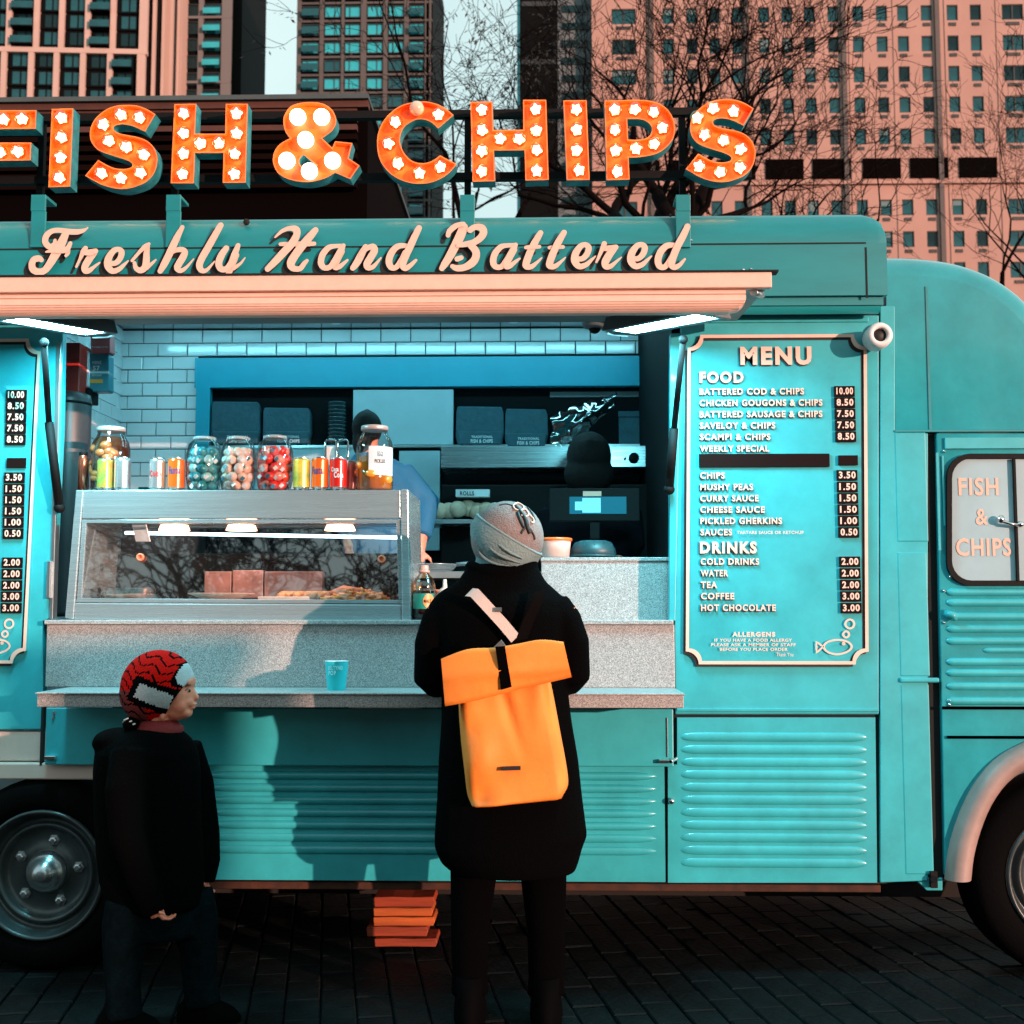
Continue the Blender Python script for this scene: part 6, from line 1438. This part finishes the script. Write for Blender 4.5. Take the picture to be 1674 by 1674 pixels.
# central glass tower
DG = 200; u2 = 1/scale_at(DG)
gt = thing('glass_tower', 'slim apartment tower with bright teal glazing in the middle of the skyline', 'tower', (P(595, 300, DG).x, DG, 0))
gx = lambda px: P(px, 150, DG).x; gz = lambda py: P(600, py, DG).z
b = MB(); b.box(gx(484), gx(706), DG+.6, DG+25, 0, gz(-100)); b.build('core', M['black2'], gt)
b = MB()
for a, c in ((484, 491), (521.5, 528), (557, 561.5), (589, 598), (626, 633), (660, 667.5), (694, 696), (701, 704)): b.box(gx(a), gx(c), DG-.15, DG+.6, 0, gz(-100))
b.build('mullions', M['greyc'], gt)
FL = 29.4; nfl = 17; z00 = 3.5
for k in range(nfl):
    y = 8+29.4*(k-3); b = MB(); b.box(gx(484), gx(706), DG-.02 if k % 2 else DG-.021, DG+.59, gz(y+27.5), gz(y+24)); b.build('floor_slab', M['greyc'], gt)
wq = {}
for ci, (a, c) in enumerate(((493, 520.5), (529, 556), (562.5, 588), (599, 625), (634, 659), (668.5, 693))):
    for k in range(nfl):
        y = 8+29.4*(k-3); key = ci
        if key not in wq:
            w_, h_ = gx(c)-gx(a), 20.5*u2; q = MB(); q.box(.05, w_-.05, .2, .28, -h_, 0, 0)
            for p, s in ((.0, .12), (w_-.12, w_)): q.box(p, s, .0, .2, -h_, 0, 1)
            q.box(.12, w_-.12, .02, .2, -.14, 0, 1); q.box(.12, w_-.12, .02, .2, -h_, -h_+.14, 1); fr_ = w_*(.62 if ci % 2 else .30); q.box(fr_, fr_+.09, .02, .2, -h_+.14, -.14, 1)
            if ci in (0, 5): q.box(0, w_, -.9, -.82, -h_+.0, -h_*.45, 2)
            me = q.mesh('window'); [me.materials.append(x) for x in (M['bglass2'], M['dgrey'], M['bglass'])]
            me2 = q.mesh('window'); [me2.materials.append(x) for x in (M['bglass'], M['dgrey'], M['bglass'])]; wq[key] = (me, me2)
        o = bpy.data.objects.new('window', wq[key][0 if rr.random() < .75 else 1]); COL.objects.link(o); o.location = (gx(a), DG, gz(y+1)); attach(o, gt)

# left apartment block with pink frame
DL = 200; u3 = 1/scale_at(DL)
lb_ = thing('apartment_block', 'apartment block with pale pink vertical frame at the top left', 'building', (P(120, 200, DL).x, DL, 0), R(0))
ax = lambda px: P(px, 84, DL).x; az = lambda py: P(120, py, DL).z
ztl = az(-120)
piv = Matrix.Translation((ax(240), DL, 0)) @ Matrix.Rotation(R(4), 4, 'Z') @ Matrix.Translation((-ax(240), -DL, 0))
def LB(mb, nm, mt, **k):
    mb.v = [tuple(piv @ Vector(v)) for v in mb.v]; return mb.build(nm, mt, lb_, **k)
b = MB(); b.box(ax(-160), ax(238), DL+.9, DL+20, 0, ztl); LB(b, 'core', M['black2'])
b = MB()
for px in (-104, -63, -22, 19, 62.5, 102.5, 144, 184.5, 233): b.box(ax(px)-.46*(1.5 if px == 233 else 1), ax(px)+.46*(1.5 if px == 233 else 1), DL, DL+1, az(82), ztl)
for px in (-112, -71, -30, 13, 56, 96, 138, 181, 231): b.box(ax(px)-.46*(1.5 if px == 231 else 1), ax(px)+.46*(1.5 if px == 231 else 1), DL, DL+1, 0, az(90))
b.box(ax(-160), ax(240), DL-.05, DL+1, az(90), az(82)); b.box(ax(-160), ax(240), DL-.05, DL+1, az(341), az(333))
LB(b, 'pale_frame', M['pink2'])
b = MB()
for px, w_ in ((246, 1.6), (255, 1.5), (263, 1.3), (270, 1.1)):
    b.box(ax(px)-.25, ax(px)+.25, DL+(px-240)*.3, DL+(px-240)*.3+1, 0, ztl)
b.box(ax(240), ax(273), DL+10.5, DL+20, 0, ztl)
LB(b, 'side_frame', M['pink2'])
wl_ = {}
for upper, pxs, rows_ in ((1, (-104, -63, -22, 19, 62.5, 102.5, 144, 184.5, 226), [82-28*k for k in range(1, 8)]), (0, (-112, -71, -30, 13, 56, 96, 138, 181, 222), [90+29*k for k in range(0, 8)])):
    for i in range(len(pxs)-1):
        a, c = ax(pxs[i])+.5, ax(pxs[i+1])-.5
        for y in rows_:
            balc = (i in (3, 6) and upper) or (not upper and i == 7); key = (round(c-a, 1), balc)
            if key not in wl_:
                w_ = c-a; h_ = 26*u3; q = MB(); q.box(0, w_, .3, .36, -h_, 0, 0)
                for p in (0, w_*.18, w_*.6, w_-.14): q.box(p, p+.12, .1, .3, -h_, 0, 1)
                q.box(0, w_, .04, .3, -h_, -h_+.35, 1); q.box(.12, w_*.18, .12, .3, -h_+.35, 0, 1)
                if balc: q.box(0, w_, -1.2, -1.1, -h_+.1, -h_*.5, 2); q.box(0, w_, -1.2, .0, -h_-.1, -h_+.08, 1)
                vs = []
                for g in ('dglass', 'bglass'):
                    me = q.mesh('window'); [me.materials.append(x) for x in (M[g], M['black2'], M['bglass'])]; vs.append(me)
                wl_[key] = vs
            o = bpy.data.objects.new('window', wl_[key][0 if rr.random() < .6 else 1]); COL.objects.link(o); pz = piv @ Vector((a, DL+.5, az(y))); o.location = pz; o.rotation_euler = (0, 0, R(4)); attach(o, lb_)
# darker second block right of it
DS = 215
sb_ = thing('apartment_block', 'darker grey apartment block beside the pink framed one at the left', 'building', (P(330, 200, DS).x, DS, 0))
sx = lambda px: P(px, 100, DS).x; sz = lambda py: P(330, py, DS).z
b = MB(); b.box(sx(262), sx(393), DS+.6, DS+20, 0, sz(-100)); b.build('core', M['black2'], sb_)
b = MB()
for a, c in ((262, 276), (289, 297), (323, 331), (361, 378)): b.box(sx(a), sx(c), DS, DS+.6, 0, sz(-100))
for y in (26, 132, 240): b.box(sx(262), sx(378), DS-.04, DS+.6, sz(y+4), sz(y))
b.build('grey_frame', mat('dim_grey_concrete', (.13, .12, .12), .8), sb_)
b = MB(); 
for k in range(3): b.box(sx(378+k*5), sx(380.5+k*5), DS+1+k*3, DS+2+k*3, 0, sz(-100))
b.box(sx(378), sx(392), DS+10, DS+20, 0, sz(-100)); b.build('side_fins', mat('rosy_grey_concrete', (.20, .15, .14), .8), sb_)
wz = {}
for ci, (a, c) in enumerate(((277, 288), (298, 322), (332, 360))):
    for k in range(12):
        y = 2+28*(k-3)+4
        if ci not in wz:
            q = MB(); w_ = sx(c)-sx(a); h_ = 22*u3*1.07; q.box(0, w_, .3, .36, -h_, 0, 0); q.box(0, .12, .1, .3, -h_, 0, 1); q.box(w_-.12, w_, .1, .3, -h_, 0, 1); q.box(.12, w_-.12, .1, .3, -.15, 0, 1)
            if ci == 2: q.box(0, w_, -.9, -.82, -h_*.95, -h_*.5, 2)
            vs = []
            for g in ('dglass', 'bglass'):
                me = q.mesh('window'); [me.materials.append(x) for x in (M[g], M['dgrey'], M['bglass2'])]; vs.append(me)
            wz[ci] = vs
        o = bpy.data.objects.new('window', wz[ci][0 if (ci < 2 or rr.random() < .4) else 1]); COL.objects.link(o); o.location = (sx(a), DS, sz(y)); attach(o, sb_)

# dark slatted kiosk right behind the truck
KY = 3.2
kb = thing('slatted_kiosk', 'dark flat-roofed kiosk with horizontal wooden slats behind the FISH letters', 'kiosk', (P(300, 340, KY).x, KY+1, 0))
kx0, kx1 = P(-500, 250, KY).x, P(598, 250, KY).x; kzt = P(598, 158, KY).z
b = MB(); b.box(kx0, kx1, KY+.08, KY+3, 0, kzt-.05); b.build('wall', M['louvre'], kb)
b = MB(); b.box(kx0, kx1+.02, KY-.05, KY+3.05, kzt-.03, kzt); b.build('roof_edge', mat('weathered_lead', (.05, .07, .075), .6, 0, .2, 4), kb)
b = MB(); b.box(kx0, kx1+.015, KY-.02, KY+.07, kzt-.075, kzt-.032); b.build('eaves_board', mat('brown_board', (.07, .02, .012), .7, 0, .3, 5), kb)
for k in range(9):  # top slats' warm brown stands in for the glow of the sign bulbs
    y = 178+k*15.5; z = P(300, y, KY).z; b = MB(); b.box(kx0, kx1-.06, KY+.0, KY+.05, z-.022, z+.014); b.build('slat', bpy.data.materials['brown_board'] if k < 3 else mat('dark_brown_board', (.006, .002, .0015), .9, spec=.04) if k == 3 else bpy.data.materials['dark_brown_board'], kb)

# ---- bare trees
M['bark'] = mat("dark_bark", (.004, .0022, .002), .95, 0, .4, 6, .4, 20, spec=.05); M['leaf'] = mat("dark_dry_leaf", (.012, .016, .014), .8)
def tree(name, label, base, H, r0, seed, spread=1.0, levels=7, leaves=0, forks=None, nsub=3, first=.45, thin=1.0, cat='tree', group='bare trees'):
    rr = random.Random(seed); base = Vector(base)
    t = thing(name, label, cat, base, 0, group); tr = MB(); tw = MB(); lf = MB(); tips = []
    def grow(p, d, L, r, lv):
        n = 5 if lv > 2 else 4; pts = [p]; rad = [r]; dd = d.copy()
        for k in range(n):
            wg = .07 if lv == levels else .19; dd = (dd+Vector((rr.gauss(0, wg), rr.gauss(0, wg), rr.gauss(.03, wg*.8)))).normalized(); pts.append(pts[-1]+dd*L/n); rad.append(r*(1-.42*(k+1)/n))
        (tr if lv >= levels-2 else tw).tube(pts, rad, 9 if lv >= levels-1 else 5 if lv > 2 else 3, caps=lv >= levels-1)
        if lv <= 1: tips.append(pts)
        if lv == 0: return
        m = nsub+(1 if rr.random() < (.5 if nsub > 2 else .62) else 0)-(1 if nsub > 2 and lv < 4 else 0)
        for k in range(m):
            i = rr.choice(range(2, n+1)) if lv < levels else n; q = pts[i]
            if k == 0: q = pts[-1]
            ax_ = Vector((rr.gauss(0, 1), rr.gauss(0, 1), rr.gauss(0, .5))).normalized(); nd = (dd+ax_*rr.uniform(.45, .95)*spread).normalized()
            if nd.z < -.15: nd.z *= .3
            grow(q, nd.normalized(), L*(rr.uniform(.62, .80) if lv < levels else rr.uniform(.40, .55)), max(.0055*thin, rad[-1]*rr.uniform(.55, .85)), lv-1)
    grow(base, Vector((rr.gauss(0, .03), 0, 1)), H*first, r0, levels)
    tr.build('trunk', M['bark'], t, fixn=False); tw.build('crown', M['bark'], t, fixn=False, kind='stuff')
    if leaves:
        for k in range(leaves):
            pts = rr.choice(tips); p = pts[rr.randrange(len(pts))]+Vector((rr.gauss(0, .05), rr.gauss(0, .05), rr.gauss(-.05, .04))); s = rr.uniform(.025, .06); a = rr.uniform(0, 6.28); u = Vector((math.cos(a), rr.gauss(0, .4), rr.gauss(-.6, .5))).normalized(); v = u.orthogonal().normalized()
            lf.face([p, p+u*s+v*s*.4, p+u*s*2, p+u*s-v*s*.4])
        lf.build('leaves', M['leaf'], t, fixn=False, kind='stuff')
def gp(px, Y): v = P(px, 300, Y); return (v.x, Y, 0)
tree('bare_tree', 'big bare tree whose branches spread behind the letters I and P', gp(1002, 13), 12.5, .38, 21, 1.0, 7, 0, nsub=3, thin=1.1, first=.46)
tree('bare_tree', 'bare tree with a few dark leaves against the bright sky gap', gp(800, 15), 11.5, .16, 5, 1.05, 6, 1500, nsub=2, first=.52)
tree('bare_tree', 'low spreading bare tree behind the last letter S', gp(1190, 16), 9.5, .22, 8, 1.25, 6, 0, nsub=2, first=.50)
tree('bare_tree', 'slender bare tree at the far right in front of the pink block', gp(1655, 24), 11.6, .2, 14, .8, 7, 0, nsub=2, first=.55)
# unseen pillar added to shade the truck's lower left, and trees mirrored in glass
dshade = Vector((sd.x, sd.y, 0)).normalized()
q = Vector((P(198, 1000, 0).x, 0, 0))+dshade*14
ip = thing('information_pillar', 'square dark information pillar standing behind the viewpoint', 'pillar', (q.x, q.y, 0), R(45))
b = MB(); b.box(q.x-.30, q.x+.30, q.y-.16, q.y+.16, .12, 2.38); b.build('column', M['dgrey'], ip, .01)
b = MB(); b.box(q.x-.36, q.x+.36, q.y-.22, q.y+.22, 0, .12); b.build('plinth', M['greyc'], ip, .01); b = MB(); b.box(q.x-.34, q.x+.34, q.y-.2, q.y+.2, 2.382, 2.5); b.build('cap', M['greyc'], ip, .02)
ip.rotation_euler = (0, 0, R(45)); 
for ch in ip.children: ch.matrix_parent_inverse = Matrix.Translation((-q.x, -q.y, 0))
tree('plane_tree', 'tall bare plane tree behind the viewpoint', (-1.5, -19, 0), 13, .27, 31, .9, 6, 0, nsub=3, first=.32, thin=2.6)
tree('plane_tree', 'second bare plane tree across the square behind the viewpoint', (-4.0, -12, 0), 15, .26, 37, 1.15, 7, 0, nsub=3, first=.27, thin=2.6)
b = MB(); b.box(-60, 26, -75, -60, 0, 15); o = thing('far_terrace', 'low dark terrace across the square behind the viewpoint', 'building', (-10, -65, 0)); b.build('wall', M['dgrey'], o)
for k in range(14):
    for j in range(3):
        b = MB(); b.box(-42+k*4.6, -40+k*4.6, -60.2, -59.99, 2+j*3.8, 4.2+j*3.8); b.build('window', M['dglass'], o, fixn=False)
